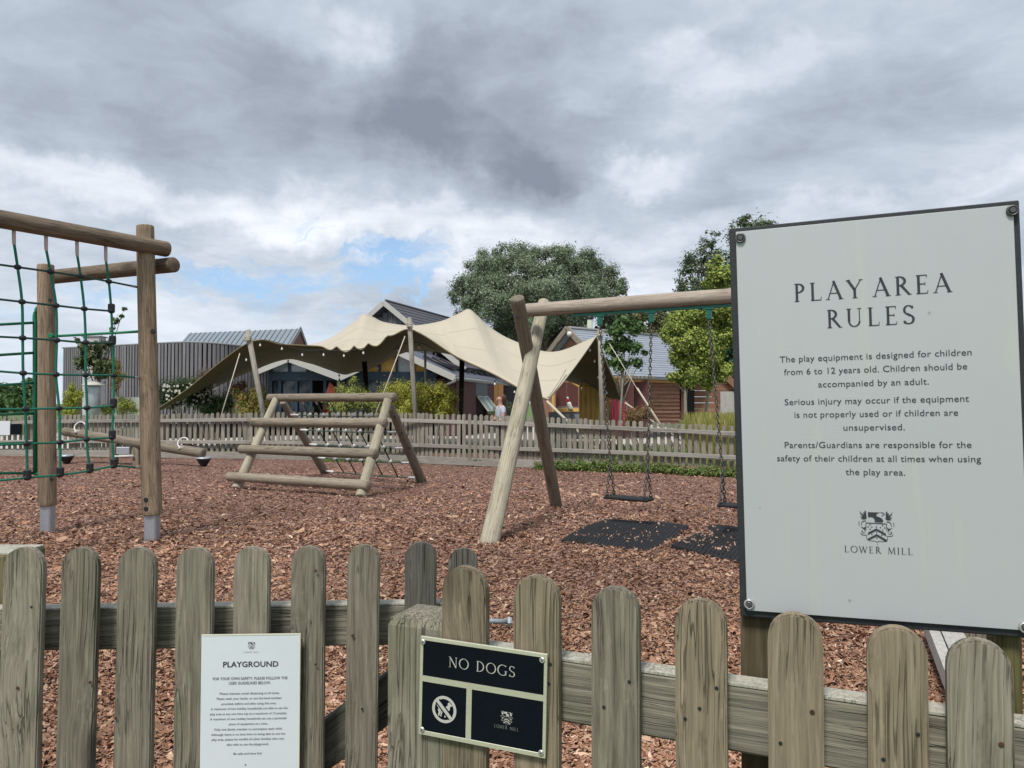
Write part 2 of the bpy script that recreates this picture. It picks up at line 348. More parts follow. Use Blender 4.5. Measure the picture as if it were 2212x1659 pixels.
def plate_mat():
    m = bpy.data.materials.new('brushed_plate'); m.use_nodes = True; s = NT(m.node_tree)
    tcn = s.n('ShaderNodeTexCoord'); v = tcn.outputs['Object']
    br = s.noise(s.vm('MULTIPLY', v, (14, 14, 1500)), 1, 3, .6); lg = s.noise(v, 3.2, 4, .6)
    sp = s.n('ShaderNodeTexVoronoi'); s.set(sp.inputs['Vector'], v); sp.inputs['Scale'].default_value = 26
    spot = s.ss(sp.outputs['Distance'], .085, .03); sc_ = s.n('ShaderNodeSeparateColor'); s.set(sc_.inputs[0], sp.outputs['Color'])
    spot = s.math('MULTIPLY', spot, s.ss(sc_.outputs[0], .74, .78))
    st = s.ss(s.noise(s.vm('MULTIPLY', v, (16, 16, 1.6)), 2, 5, .7), .54, .76)
    c = s.mix(lg, (.435, .455, .472), (.49, .505, .52)); c = s.mix(s.math('MULTIPLY', br, .22), c, (.40, .43, .45))
    c = s.mix(s.math('MULTIPLY', st, .35), c, (.52, .55, .44)); c = s.mix(s.math('MULTIPLY', spot, .6), c, (.22, .22, .22))
    b = s.n('ShaderNodeBsdfPrincipled'); s.set(b.inputs['Base Color'], c); b.inputs['Roughness'].default_value = .42; b.inputs['Metallic'].default_value = .15
    bn = s.n('ShaderNodeBump'); bn.inputs['Strength'].default_value = .12; bn.inputs['Distance'].default_value = .001; s.set(bn.inputs['Height'], br); s.set(b.inputs['Normal'], bn.outputs[0])
    o = s.n('ShaderNodeOutputMaterial'); s.set(o.inputs[0], b.outputs[0]); return m
M_PLATE = plate_mat()
def ground_mat():
    m = bpy.data.materials.new('bark_mulch'); m.use_nodes = True; s = NT(m.node_tree)
    tcn = s.n('ShaderNodeTexCoord'); v = tcn.outputs['Object']
    v = s.vm('ADD', v, s.vm('SCALE', s.noise(v, 14, 2, .5, col=True), .06))
    vo = s.n('ShaderNodeTexVoronoi'); s.set(vo.inputs['Vector'], s.vm('MULTIPLY', v, (1, 1.6, 1))); vo.inputs['Scale'].default_value = 26
    c1 = s.n('ShaderNodeSeparateColor'); s.set(c1.inputs[0], vo.outputs['Color'])
    n = s.noise(v, 60, 4, .6); lg = s.noise(v, .8, 4, .6)
    f = s.math('ADD', s.math('MULTIPLY', c1.outputs[0], .6), s.math('MULTIPLY', n, .4))
    c = s.ramp(f, [(.15, (.06, .028, .02)), (.45, (.20, .105, .08)), (.68, (.36, .22, .175)), (.9, (.55, .40, .33))])
    c = s.mix(s.math('MULTIPLY', s.ss(lg, .48, .68), .4), c, (.10, .055, .035)); c = s.mix(s.ss(vo.outputs['Distance'], .5, .75), c, (.03, .014, .01))
    b = s.n('ShaderNodeBsdfPrincipled'); s.set(b.inputs['Base Color'], c); b.inputs['Roughness'].default_value = .9; b.inputs['Specular IOR Level'].default_value = .15
    bn = s.n('ShaderNodeBump'); bn.inputs['Strength'].default_value = 1; bn.inputs['Distance'].default_value = .02; s.set(bn.inputs['Height'], f); s.set(b.inputs['Normal'], bn.outputs[0])
    o = s.n('ShaderNodeOutputMaterial'); s.set(o.inputs[0], b.outputs[0]); return m
M_BARK = ground_mat(); M_CHIP = vcol('bark_chip', .85, .2); M_LEAF = vcol('leaf', .6, .3, trans=.25)
M_GRASS = simple('lawn', (.085, .135, .035), .9, 0, .35, 1.5, .6, 40)
M_PAVE = simple('pale_paving', (.42, .40, .36), .8, 0, .12, 2, .2, 30)
M_BARKT = simple('tree_bark', (.13, .11, .09), .9, 0, .3, 12, .8, 40)
M_TRUNKP = simple('pale_trunk', (.26, .24, .19), .8, 0, .25, 12, .5, 40)
# ---------------------------------------------------------------- flat print: letters and crest as thin shapes
class Flat:
    def __init__(s): s.v = []; s.f = []
    def poly(s, pts):
        n = len(s.v); s.v += [(p[0], p[1], 0) for p in pts]; s.f.append(tuple(range(n, n+len(pts))))
    def stroke(s, pts, w, w2=None):
        w2 = w if w2 is None else w2; n = len(pts); L = []; Rr = []
        for k, p in enumerate(pts):
            a = pts[max(0, k-1)]; b = pts[min(n-1, k+1)]; dx_, dy_ = b[0]-a[0], b[1]-a[1]; l = math.hypot(dx_, dy_) or 1
            ww = (w+(w2-w)*k/max(1, n-1))/2; L.append((p[0]-dy_/l*ww, p[1]+dx_/l*ww)); Rr.append((p[0]+dy_/l*ww, p[1]-dx_/l*ww))
        for k in range(n-1): s.poly([L[k], Rr[k], Rr[k+1], L[k+1]])
    def arc(s, cx, cy, rx, ry, a0, a1, thin=.04, thick=.12, n=18, stress=0.0):
        """pen-like arc: thick at the sides, thin at top and bottom"""
        I = []; O = []
        for k in range(n+1):
            a = R(a0+(a1-a0)*k/n); w_ = thin+(thick-thin)*abs(math.cos(a+stress))**1.3
            I.append((cx+(rx-w_/2)*math.cos(a), cy+(ry-w_/2)*math.sin(a))); O.append((cx+(rx+w_/2)*math.cos(a), cy+(ry+w_/2)*math.sin(a)))
        for k in range(n): s.poly([I[k], O[k], O[k+1], I[k+1]])
    def dot(s, x, y, r, n=10): s.poly([(x+r*math.cos(6.2832*k/n), y+r*math.sin(6.2832*k/n)) for k in range(n)])
    def mesh(s, name='print'): return pyd(name, s.v, s.f)
T1, T2 = .125, .05
def glyph(f, c, x, k1=T1, k2=T2):
    def st(xx, y0=0, y1=1, w=k1): f.stroke([(x+xx, y0), (x+xx, y1)], w)
    def sf(xx, y, l=.24): f.stroke([(x+xx-l/2, y), (x+xx+l/2, y)], .034)
    def ln(a, b, w, w2=None): f.stroke([(x+a[0], a[1]), (x+b[0], b[1])], w, w2)
    if c == ' ': return .14
    if c == 'P': st(.15); sf(.15, .017); sf(.13, .983, .2); f.arc(x+.2, .745, .27, .238, 90, -90, k2, k1); ln((.15, .983), (.22, .983), k2); ln((.15, .507), (.22, .507), k2); return .58
    if c == 'R': st(.15); sf(.15, .017); sf(.13, .983, .2); f.arc(x+.2, .745, .27, .238, 90, -90, k2, k1); ln((.15, .983), (.22, .983), k2); ln((.15, .507), (.3, .507), k2); ln((.3, .52), (.66, .02), k1, k1*.8); sf(.7, .017, .14); return .74
    if c == 'L': st(.15); sf(.15, .983); ln((.06, .022), (.55, .022), .045); ln((.545, 0), (.57, .2), .03); return .62
    if c == 'A': ln((.07, 0), (.38, 1), k2); ln((.35, 1.02), (.70, 0), k1); ln((.18, .34), (.57, .34), k2*.9); sf(.07, .017, .2); sf(.70, .017, .24); return .80
    if c == 'Y': ln((.04, 1), (.36, .45), k1); ln((.66, 1), (.36, .45), k2); st(.36, 0, .5); sf(.36, .017); sf(.05, .983, .22); sf(.66, .983, .18); return .70
    if c == 'E': st(.15); ln((.04, .978), (.52, .978), .045); ln((.04, .022), (.54, .022), .045); ln((.15, .52), (.44, .52), k2); ln((.52, 1), (.51, .84), .03); ln((.535, 0), (.56, .18), .03); ln((.44, .6), (.44, .44), .028); return .62
    if c == 'U': st(.15, .3, 1); sf(.15, .983); st(.66, .3, 1, k2); sf(.66, .983, .2); f.arc(x+.405, .31, .255, .285, 180, 360, k2, (k1+k2)/2); return .82
    if c == 'S': f.arc(x+.28, .755, .2, .225, 20, 250, k2, k1*.9); f.arc(x+.28, .25, .22, .23, 90, -160, k2, k1*.95); f.stroke([(x+.21, .55), (x+.36, .45)], k1*.85); ln((.47, .83), (.47, .98), .03); ln((.06, .02), (.06, .2), .03); return .56
    if c == 'N': st(.14, 0, 1, k2); ln((.12, 1), (.70, 0), k1); st(.70, 0, 1, k2); sf(.14, .017, .2); sf(.10, .983, .18); sf(.70, .983, .2); return .84
    if c == 'O': f.arc(x+.45, .5, .40, .485, 0, 360, k2, k1, 30, .25); return .90
    if c == 'D': st(.15); f.arc(x+.22, .5, .46, .478, 90, -90, k2, k1); ln((.05, .978), (.25, .978), k2); ln((.05, .022), (.25, .022), k2); return .78
    if c == 'G': f.arc(x+.46, .5, .41, .485, 45, 320, k2, k1, 26, .2); st(.74, .06, .42); sf(.74, .42); ln((.745, .83), (.745, .97), .03); return .88
    if c == 'W': ln((.04, 1), (.30, 0), k1); ln((.30, 0), (.55, .95), k2); ln((.50, 1), (.76, 0), k1); ln((.76, 0), (1.0, 1), k2); sf(.05, .983, .2); sf(.5, .983, .2); sf(1.0, .983, .18); return 1.05
    if c == 'M': ln((.10, 0), (.17, 1), k2); ln((.15, 1), (.48, .08), k1); ln((.48, .08), (.80, 1), k2); ln((.79, 1), (.87, 0), k1); sf(.10, .017, .18); sf(.87, .017, .22); sf(.13, .983, .14); sf(.83, .983, .14); return .98
    if c == 'I': st(.15); sf(.15, .017); sf(.15, .983); return .30
    return .5
def serif(text, width, height, gap=.14, k1=T1, k2=T2, sp=.42):
    """roman capitals fitted to a width and a cap height, baseline at y=0"""
    f = Flat(); x = 0
    for c in text: x += (sp if c == ' ' else glyph(f, c, x, k1, k2))+gap
    x -= gap; f.v = [(v[0]*width/x, v[1]*height, 0) for v in f.v]; return f.mesh('lettering')
_vl = bpy.context.view_layer
def sans(text, width, height=None, off=0.0):
    cu = bpy.data.curves.new('t', 'FONT'); cu.body = text; cu.offset = off; cu.resolution_u = 3; cu.space_character = 1.03
    o = bpy.data.objects.new('t', cu); COL.objects.link(o); _vl.update()
    me = bpy.data.meshes.new_from_object(o.evaluated_get(bpy.context.evaluated_depsgraph_get()))
    bpy.data.objects.remove(o); bpy.data.curves.remove(cu)
    n = len(me.vertices); a = np.empty(n*3, 'f'); me.vertices.foreach_get('co', a); a = a.reshape(-1, 3)
    x0, x1 = a[:, 0].min(), a[:, 0].max(); s = width/(x1-x0); a[:, 0] = (a[:, 0]-x0)*s
    a[:, 1] *= (s if height is None else height/.73); a[:, 2] = 0; me.vertices.foreach_set('co', a.ravel()); me.update(); me.materials.clear(); me.name = 'lettering'; return me
def crest(width):
    f = Flat(); c = lambda p: ((p[0]-1043)/570*width, (880-p[1])/570*width); k = width/570
    mir = lambda ps: [(2086-p[0], p[1]+6) for p in ps]
    P_ = lambda ps: f.poly([c(p) for p in ps]); S_ = lambda ps, w_, w2=None: f.stroke([c(p) for p in ps], w_*k, None if w2 is None else w2*k)
    P_([(905, 318), (1125, 318), (1075, 332), (1046, 362), (1056, 392), (1095, 405), (1135, 425), (1162, 462), (1160, 490), (1140, 505), (1012, 500), (1022, 470), (1008, 430), (975, 408), (905, 412)])
    ant = [(873, 300), (882, 440), (835, 456), (780, 446), (808, 424), (766, 402), (822, 398), (778, 360), (762, 290), (792, 345), (835, 372), (818, 322), (846, 332), (850, 290)]
    P_(ant); P_(mir(ant)); S_([(1125, 318), (1170, 330), (1190, 350), (1140, 385)], 16, 10)
    S_([(862, 520), (1218, 528)], 14); S_([(866, 520), (862, 655)], 12); S_([(1216, 528), (1218, 655)], 12)
    S_([(866, 755), (876, 830), (925, 853), (1020, 855), (1048, 874), (1080, 856), (1165, 860), (1216, 850), (1228, 770)], 9); S_([(1050, 870), (1050, 980)], 4)
    P_([(885, 747), (900, 697), (1040, 618), (1043, 660)]); P_([(1040, 618), (1195, 705), (1208, 762), (1043, 660)])
    P_([(880, 822), (1043, 722), (1043, 766), (905, 846)]); P_([(1043, 722), (1222, 830), (1195, 862), (1043, 766)])
    for x, y in ((935, 550), (900, 592), (965, 595), (1042, 590), (1110, 600), (1150, 560), (1185, 603), (1150, 648), (935, 635), (1043, 693), (962, 730), (1130, 740), (1045, 797)): f.dot(*c((x, y)), 12*k)
    for m_ in (lambda q: q, mir):
        S_(m_([(868, 482), (825, 486), (796, 510), (785, 570)]), 16, 10); S_(m_([(752, 492), (742, 530), (750, 575)]), 9)
        P_(m_([(765, 595), (830, 612), (860, 588), (848, 640), (858, 690), (822, 635)])); S_(m_([(805, 662), (786, 690), (806, 712), (842, 700)]), 14, 10); S_(m_([(768, 718), (790, 748), (870, 752)]), 11)
    return f.mesh('crest')
class Plane:
    """a sign's own plane: M maps its (x right, y up, z out) to the world"""
    def __init__(s, tl, tr, bl, br, d):
        s.d = d; p = [s.hit(*q) for q in (tl, tr, bl, br)]
        ex = ((p[1]-p[0])+(p[3]-p[2])).normalized(); up = ((p[0]-p[2])+(p[1]-p[3])).normalized()
        n = ex.cross(up).normalized(); up = n.cross(ex); c = sum(p, Vector())/4
        s.M = Matrix((ex, up, n)).transposed().to_4x4(); s.M.translation = c; s.inv = s.M.inverted()
        q = [s.inv@a for a in p]; s.w = (q[1].x-q[0].x+q[3].x-q[2].x)/2; s.h = (q[0].y-q[2].y+q[1].y-q[3].y)/2
    def hit(s, x, y):
        Z0, k = s.d; r = ray(x, y); return Vector((0, 0, H))+r*(Z0/(r.y-k*r.x))     # plane Y = Z0 + kX
    def loc(s, x, y):
        p = s.M.translation; n = s.M.col[2].xyz; r = ray(x, y); o = Vector((0, 0, H)); return s.inv@(o+r*((p-o).dot(n)/r.dot(n)))
    def at(s, x, y, z=0.0, rot=0.0): return s.M@Matrix.Translation((x, y, z))@Matrix.Rotation(rot, 4, 'Z')
    def put(s, me, par, x0, y0, z, mat, name='lettering', label=None): return part(name, me, par, s.at(x0, y0, z), mat, label)
def rect(x0, y0, x1, y1, z0, z1, bev=0.0):
    me = box(x1-x0, y1-y0, z1-z0, bev, (0, 0, 0)); me.transform(Matrix.Translation((x0, y0, z0))); return me

# near right-hand fence: plane Y = FZ + FK*X
FZ, FK = 1.22, -.38
fdir = Vector((1, FK, 0)).normalized(); fnor = Vector((FK, -1, 0)).normalized()   # normal towards the camera
# ---- play area rules sign
S = Plane((1577, 495), (2216, 429), (1597, 1330), (2226, 1380), (1.285, -.385))
t = thing('rules_sign', 'large pale grey PLAY AREA RULES sign on a dark board behind the front fence', 'sign', S.M.translation - Vector((0, 0, S.M.translation.z)))
hw, hh = S.w/2, S.h/2; fr = .0155
part('backing_board', rect(-hw, -hh, hw, hh, -.014, 0, .0015), t, S.M, M_DGREY)
part('sign_plate', box(S.w-.018, .004, S.h-.0173, .0006, (.5, .5, .5)), t, S.M@Matrix.Translation((.001, .0018, .0024))@Matrix.Rotation(R(90), 4, 'X'), M_PLATE)
ZT = .0050
def signtext(S, par, mk, a, b, mat, name='lettering', z=ZT):
    p = S.loc(*a); q = S.loc(*b); return S.put(mk((q-p).xy.length), par, p.x, (p.y+q.y)/2, z, mat, name)
signtext(S, t, lambda L: serif('PLAY AREA', L, .0262, .20, sp=.12), (1715.5, 653.6), (2055.3, 630.6), M_PRINT)
signtext(S, t, lambda L: serif('RULES', L, .0262, .22), (1786, 708.8), (1975.6, 700.5), M_PRINT)
for tx, a, b in (('The play equipment is designed for children', (1684.8, 782.4), (2097.6, 768.6)), ('from 6 to 12 years old. Children should be', (1694, 810), (2088, 798.4)),
                 ('accompanied by an adult.', (1767.6, 836.7), (2005.6, 830.6)), ('Serious injury may occur if the equipment', (1695.4, 872.9), (2092, 869.6)),
                 ('is not properly used or if children are', (1716.4, 901.2), (2068.6, 898.6)), ('unsupervised.', (1821.7, 929.5), (1953.7, 928.9)),
                 ('Parents/Guardians are responsible for the', (1695.4, 966.2), (2097.3, 967.9)), ('safety of their children at all times when using', (1679, 994.5), (2118, 998.9)),
                 ('the play area.', (1826.4, 1024.5), (1954.7, 1026.9))):
    signtext(S, t, lambda L, tx=tx: sans(tx, L, .0093), a, b, M_PRINT)
a = S.loc(1858, 1169); b = S.loc(1930, 1172); cw = (b-a).length
S.put(crest(cw), t, (a.x+b.x)/2, a.y, ZT, M_PRINT, 'crest')
signtext(S, t, lambda L: serif('LOWER MILL', L, .0092, .20, .11, .05), (1823.7, 1190.1), (1971.3, 1198.5), M_PRINT)
scr = lathe([(.0076, 0), (.0076, .003), (.0066, .0042), (.0054, .0042), (.0045, .0025), (.0015, .0023)], 20); scr.materials.append(M_SCREW)
scr2 = scr.copy(); scr2.materials.clear(); scr2.materials.append(M_SCREWD)
for x, y in ((1600, 516), (2185, 457), (1619, 1303), (2212, 1353)):
    p = S.loc(x, y); o = part('screw', scr if y > 900 else scr2, t, S.at(p.x, p.y, ZT-.0005))
    part('screw_head', disc(.0042, .002, 10), o, S.at(p.x, p.y, ZT+.0028), M_SCREWD)
for xa, xb, mt in ((1597, 1665, M_DARKP), (2158, 2214, M_OLIVE)):
    pa = S.hit(xa, 1300); pb = S.hit(xb, 1300); wd = (pb-pa).length; c = (pa+pb)/2; c -= fnor*(.014+.036)
    part('post', box(wd, .07, 1.50, .004), t, axes((c.x, c.y, 0), fdir), mt)

# ---- no dogs sign
S2 = Plane((908.7, 1374.4), (1181.3, 1411.6), (905.8, 1583.6), (1180, 1640), (FZ-.008, FK))
t = thing('no_dogs_sign', 'small black and cream NO DOGS sign screwed to the fence post and first picket', 'sign', S2.M.translation)
zd = lambda x, y: S2.loc(884.8+x*.19106, 1341.9+y*.19106)
hw, hh = S2.w/2, S2.h/2
part('sign_plate', rect(-hw+.002, -hh+.002, hw-.002, hh-.002, -.003, .0005), t, S2.M, M_NAVY)
yb = (zd(155, 640).y+zd(1505, 870).y)/2; xb = (zd(675, 760).x+zd(668, 1340).x)/2; e = .0062
part('border', rect(-hw, hh-e, hw, hh, -.003, .0014, .0004), t, S2.M, M_CREAMP); part('border', rect(-hw, -hh, hw, -hh+e*1.15, -.003, .0014, .0004), t, S2.M, M_CREAMP)
part('border', rect(-hw, -hh+e*1.15, -hw+e*.8, hh-e, -.003, .0014), t, S2.M, M_CREAMP); part('border', rect(hw-e*.8, -hh+e*1.15, hw, hh-e, -.003, .0014), t, S2.M, M_CREAMP)
part('divider', rect(-hw+e*.8, yb-e*.75, hw-e*.8, yb+e*.75, -.002, .0014), t, S2.M, M_CREAMP)
part('divider', rect(xb-e*.75, -hh+e*1.15, xb+e*.75, yb-e*.75, -.002, .0014), t, S2.M, M_CREAMP)
p = zd(443, 515); q = zd(1195, 632); S2.put(serif('NO DOGS', q.x-p.x, .0166, .12, .095, .045), t, p.x, (p.y+q.y)/2, .0012, M_PRINTW)
f = Flat(); c0 = zd(395, 995); rad = (zd(535, 1000).x-zd(258, 990).x)/2; rr = rad*.88
f.arc(0, 0, rr, rr, 0, 360, rad*.22, rad*.22, 36)
dg = lambda ps: f.poly([(x*rad, y*rad) for x, y in ps])
dg([(-.50, .16), (-.34, .24), (.10, .20), (.26, .30), (.30, .52), (.40, .58), (.50, .50), (.66, .38), (.62, .30), (.48, .28), (.44, .0), (.30, -.16), (-.10, -.12), (-.30, -.10), (-.46, -.02)])
dg([(-.46, .02), (-.26, -.08), (-.28, -.28), (-.38, -.42), (-.34, -.52), (-.48, -.52), (-.50, -.38), (-.44, -.26), (-.52, -.1)]); dg([(-.2, -.1), (-.10, -.12), (-.18, -.34), (-.22, -.54), (-.32, -.54), (-.28, -.34)])
dg([(.30, -.12), (.40, -.02), (.34, -.30), (.32, -.56), (.20, -.56), (.22, -.30)]); dg([(.12, -.14), (.22, -.14), (.16, -.34), (.12, -.58), (.02, -.58), (.06, -.34)]); dg([(-.50, .16), (-.56, .30), (-.62, .28), (-.54, .10)])
part('pictogram', f.mesh('pictogram'), t, S2.at(c0.x, c0.y, .0013), M_PRINTW)
f = Flat(); f.stroke([(-rr*.62, rr*.64), (rr*.62, -rr*.64)], rad*.46); part('bar_gap', f.mesh('bar_gap'), t, S2.at(c0.x, c0.y, .0015), M_NAVY)
f = Flat(); f.stroke([(-rr*.68, rr*.70), (rr*.68, -rr*.70)], rad*.25); part('bar', f.mesh('bar'), t, S2.at(c0.x, c0.y, .0017), M_PRINTW)
p = zd(1035, 1150); q = zd(1165, 1165); S2.put(crest(q.x-p.x), t, (p.x+q.x)/2, p.y, .0012, M_PRINTW, 'crest')
p = zd(960, 1195); q = zd(1235, 1245); S2.put(serif('LOWER MILL', q.x-p.x, .0052, .2), t, p.x, (p.y+q.y)/2, .0012, M_PRINTW2)
for x, y in ((157, 232), (1503, 437), (147, 1222), (1490, 1483)):
    p = zd(x, y); part('screw', disc(.0045, .002, 12), t, S2.at(p.x, p.y, .0013), M_SCREW)
    # the crossed slot of each screw is a darker recess
    o = part('screw_slot', disc(.0016, .0006, 6), t, S2.at(p.x, p.y, .0032), M_SCREWD)

# ---- playground notice on the gate
GD = (1.675, .05)
S3 = Plane((438.3, 1374.7), (650.4, 1369.7), (428.6, 1673), (640.7, 1671), GD)
t = thing('playground_notice', 'white PLAYGROUND guidelines notice fixed to the picket gate', 'notice', S3.M.translation)
zp = lambda x, y: S3.loc(412.9+x*.20007, 1327.1+y*.20007); hw, hh = S3.w/2, S3.h/2
part('notice_board', rect(-hw, -hh, hw, hh, -.003, 0), t, S3.M, M_NOTICE)
part('edge_strip', rect(-hw, hh, hw, hh+.0022, -.003, .0006), t, S3.M, M_EDGE); part('edge_strip', rect(hw, -hh, hw+.0022, hh+.0022, -.003, .0006), t, S3.M, M_EDGE)
def ptext(tx, x0, x1, y0, y1, h, mat, off=0.0, ser=False):
    p = zp(x0, y0); q = zp(x1, y1); me = serif(tx, q.x-p.x, h) if ser else sans(tx, q.x-p.x, h, off)
    S3.put(me, t, p.x, (p.y+q.y)/2, .0005, mat)
p = zp(612, 378); q = zp(692, 376); S3.put(crest(q.x-p.x), t, (p.x+q.x)/2, p.y, .0005, M_PRINT, 'crest')
ptext('LOWER MILL', 562, 735, 415, 412, .0026, M_PRINT2, ser=True)
ptext('PLAYGROUND', 345, 942, 572, 560, .0118, M_PRINT, .022)
ptext('FOR YOUR OWN SAFETY, PLEASE FOLLOW THE', 235, 1040, 712, 697, .0060, M_PRINT2, .016)
ptext('USER GUIDELINES BELOW.', 407, 860, 758, 750, .0060, M_PRINT2, .016)
for tx, x0, x1, y0, y1 in (('Please maintain social distancing at all times.', 310, 955, 868, 858), ('Please wash your hands, or use the hand sanitiser', 277, 980, 922, 912),
        ('provided, before and after using this area.', 328, 920, 978, 968), ('A maximum of two holiday households are able to use the', 212, 1042, 1033, 1020),
        ('play area at any one time (up to a maximum of 12 people).', 205, 1035, 1088, 1076), ('A maximum of one holiday household can use a particular', 205, 1035, 1142, 1130),
        ('piece of equipment at a time.', 408, 828, 1196, 1188), ('Only one family member to accompany each child.', 248, 985, 1255, 1243),
        ('Although there is no time limit on being able to use the', 218, 1015, 1310, 1298), ('play area, please be mindful of other families who may', 222, 1003, 1362, 1352),
        ('also wish to use the playground.', 385, 838, 1416, 1410), ('Be safe and have fun!', 457, 765, 1515, 1510)):
    ptext(tx, x0, x1, y0, y1, .0050, M_PRINT2, .008)
f = Flat(); f.dot(0, .002, .0016); p = zp(587, 1635); part('crest', f.mesh('crest'), t, S3.at(p.x, p.y, .0005), M_PRINT)
# ================================================================ ground
def grid_mesh(x0, x1, y0, y1, nx, ny, fn, name):
    xs = np.linspace(x0, x1, nx); ys = np.linspace(y0, y1, ny); X, Y = np.meshgrid(xs, ys); Z = fn(X, Y)
    V = np.stack([X, Y, Z], -1).reshape(-1, 3); i = np.arange(nx*ny).reshape(ny, nx)
    Fq = np.stack([i[:-1, :-1], i[:-1, 1:], i[1:, 1:], i[1:, :-1]], -1).reshape(-1, 4)
    return np_mesh(V, Fq, name)
def np_mesh(V, Fq, name, col=None, smooth=True):
    me = bpy.data.meshes.new(name); n = len(V); k = Fq.shape[1]; m = len(Fq)
    me.vertices.add(n); me.vertices.foreach_set('co', V.astype('f').ravel())
    me.loops.add(m*k); me.loops.foreach_set('vertex_index', Fq.astype('i').ravel())
    me.polygons.add(m); me.polygons.foreach_set('loop_start', np.arange(0, m*k, k, dtype='i'))
    if col is not None:
        a = me.attributes.new('col', 'FLOAT_COLOR', 'POINT'); a.data.foreach_set('color', np.c_[col, np.ones(n)].astype('f').ravel())
    me.update(calc_edges=True)
    if smooth: me.polygons.foreach_set('use_smooth', np.ones(m, bool))
    return me
def hgt(X, Y):
    return .018*np.sin(X*1.7+Y*.9)*np.sin(Y*1.3-X*.5)+.010*np.sin(X*4.1+1)*np.sin(Y*3.7)+.006*np.sin(X*9.3)*np.sin(Y*8.1+2)
g = pyd('ground', [(-600, -60, -.06), (600, -60, -.06), (600, 1500, -.06), (-600, 1500, -.06)], [(0, 1, 2, 3)])
part('ground', g, None, None, M_GRASS, kind='structure')
part('bark_surface', grid_mesh(-16, 16, 1.0, 21.5, 300, 200, lambda X, Y: hgt(X, Y)-.004, 'bark'), None, None, M_BARK, kind='structure')
def chips(n, name):
    # more chips close by, where each one can be seen
    Yv = rng.uniform(1010, 1790, n); Y = np.clip(H*F/(Yv-HOR), 2.4, 18.5); u = rng.uniform(-.74, .74, n); X = u*Y
    keep = np.ones(n, bool)
    for qd in (((1212, 1170), (1402, 1194), (1487, 1144), (1303, 1128)), ((1450, 1189), (1672, 1232), (1716, 1172), (1535, 1136))):
        q = [G(*p) for p in qd]; ins = np.ones(n, bool)
        for a_, b_ in zip(q, q[1:]+q[:1]): ins &= ((b_.x-a_.x)*(Y-a_.y)-(b_.y-a_.y)*(X-a_.x)) > .022*(1+.9*np.sin(X*9)*np.sin(Y*8))*math.hypot(b_.x-a_.x, b_.y-a_.y)
        keep &= ~ins
    X, Y = X[keep], Y[keep]; n = len(X); s = np.where(Y < 6, 1.0, np.clip(Y/6, 1, 1.35)); L = rng.lognormal(-3.86, .42, n)*s*.5; Wd = L*rng.uniform(.25, .6, n)
    yaw = rng.uniform(0, math.pi*2, n); pit = rng.normal(0, .32, n); rol = rng.normal(0, .42, n); cup = rng.uniform(-.3, .5, n)
    base = np.array([(-1, -.55, 0), (0, -1, 0), (1, -.5, 0), (1, .6, 0), (.1, 1, 0), (-1, .45, 0), ])
    loc = np.zeros((n, 6, 3)); jit = rng.uniform(.7, 1.3, (n, 6))
    loc[:, :, 0] = base[:, 0]*L[:, None]*jit; loc[:, :, 1] = base[:, 1]*Wd[:, None]*jit[:, ::-1]
    loc[:, :, 2] = (cup[:, None]*np.array([1, -.4, 1, 1, -.4, 1])*L[:, None]*.35)
    cr, sr, cp, sp, cy, sy = np.cos(rol), np.sin(rol), np.cos(pit), np.sin(pit), np.cos(yaw), np.sin(yaw)
    x, y, z = loc[..., 0], loc[..., 1], loc[..., 2]
    y, z = y*cr[:, None]-z*sr[:, None], y*sr[:, None]+z*cr[:, None]; x, z = x*cp[:, None]+z*sp[:, None], -x*sp[:, None]+z*cp[:, None]
    x, y = x*cy[:, None]-y*sy[:, None], x*sy[:, None]+y*cy[:, None]
    V = np.stack([x+X[:, None], y+Y[:, None], z+(hgt(X, Y)+rng.uniform(.002, .024, n))[:, None]], -1).reshape(-1, 3)
    i = np.arange(n)[:, None]*6; Fq = np.concatenate([i+np.array([[0, 1, 4, 5]]), i+np.array([[1, 2, 3, 4]])])
    pal = np.array([(.38, .222, .155), (.27, .145, .095), (.46, .30, .222), (.16, .08, .052), (.55, .395, .30), (.64, .51, .40), (.33, .18, .125)])
    p = rng.choice(7, n, p=[.32, .22, .19, .09, .08, .02, .08]); c = pal[p]*np.array([1, .95, .88])*rng.uniform(.75, 1.15, (n, 1)); c = c*(.84+.16*np.sin(X*.9+1.3)*np.sin(Y*.7)+.10*np.sin(X*2.3+Y)*np.sin(Y*1.9-X*.6))[:, None]
    return np_mesh(V, Fq, name, np.repeat(c, 6, 0), False)
part('bark_chips', chips(340000, 'bark_chips'), None, None, M_CHIP, kind='stuff', label='reddish brown bark chips covering the play area')
# lawn blades beyond the far fence and the pale terrace by the cafe
part('terrace', pyd('terrace', [(-22, 24, -.03), (9, 24, -.03), (9, 60, -.03), (-22, 60, -.03)], [(0, 1, 2, 3)]), None, None, M_PAVE, kind='structure')

# ================================================================ near fence and gate
def picket(w_, h, th=.021, seg=12, seed=0, top=.55):
    """round-topped board, origin at the foot, front face towards -y"""
    rr = random.Random(seed); pts = [(-w_/2, 0)]; ry = w_*top
    for k in range(seg+1):
        a = math.pi-math.pi*k/seg; pts.append((math.cos(a)*w_/2, h-ry+math.sin(a)**.85*ry))
    pts.append((w_/2, 0)); bm = bmesh.new()
    fr = [bm.verts.new((x, 0, z)) for x, z in pts]; face = bm.faces.new(fr)
    ex = bmesh.ops.extrude_face_region(bm, geom=[face]); 
    for v in ex['geom']:
        if isinstance(v, bmesh.types.BMVert): v.co.y += th
    ed = [e for e in bm.edges if all(abs(v.co.y) < 1e-6 for v in e.verts) or all(abs(v.co.y-th) < 1e-6 for v in e.verts)]
    bmesh.ops.bevel(bm, geom=ed, offset=.0028, segments=2, affect='EDGES'); return from_bm(bm, 'picket')
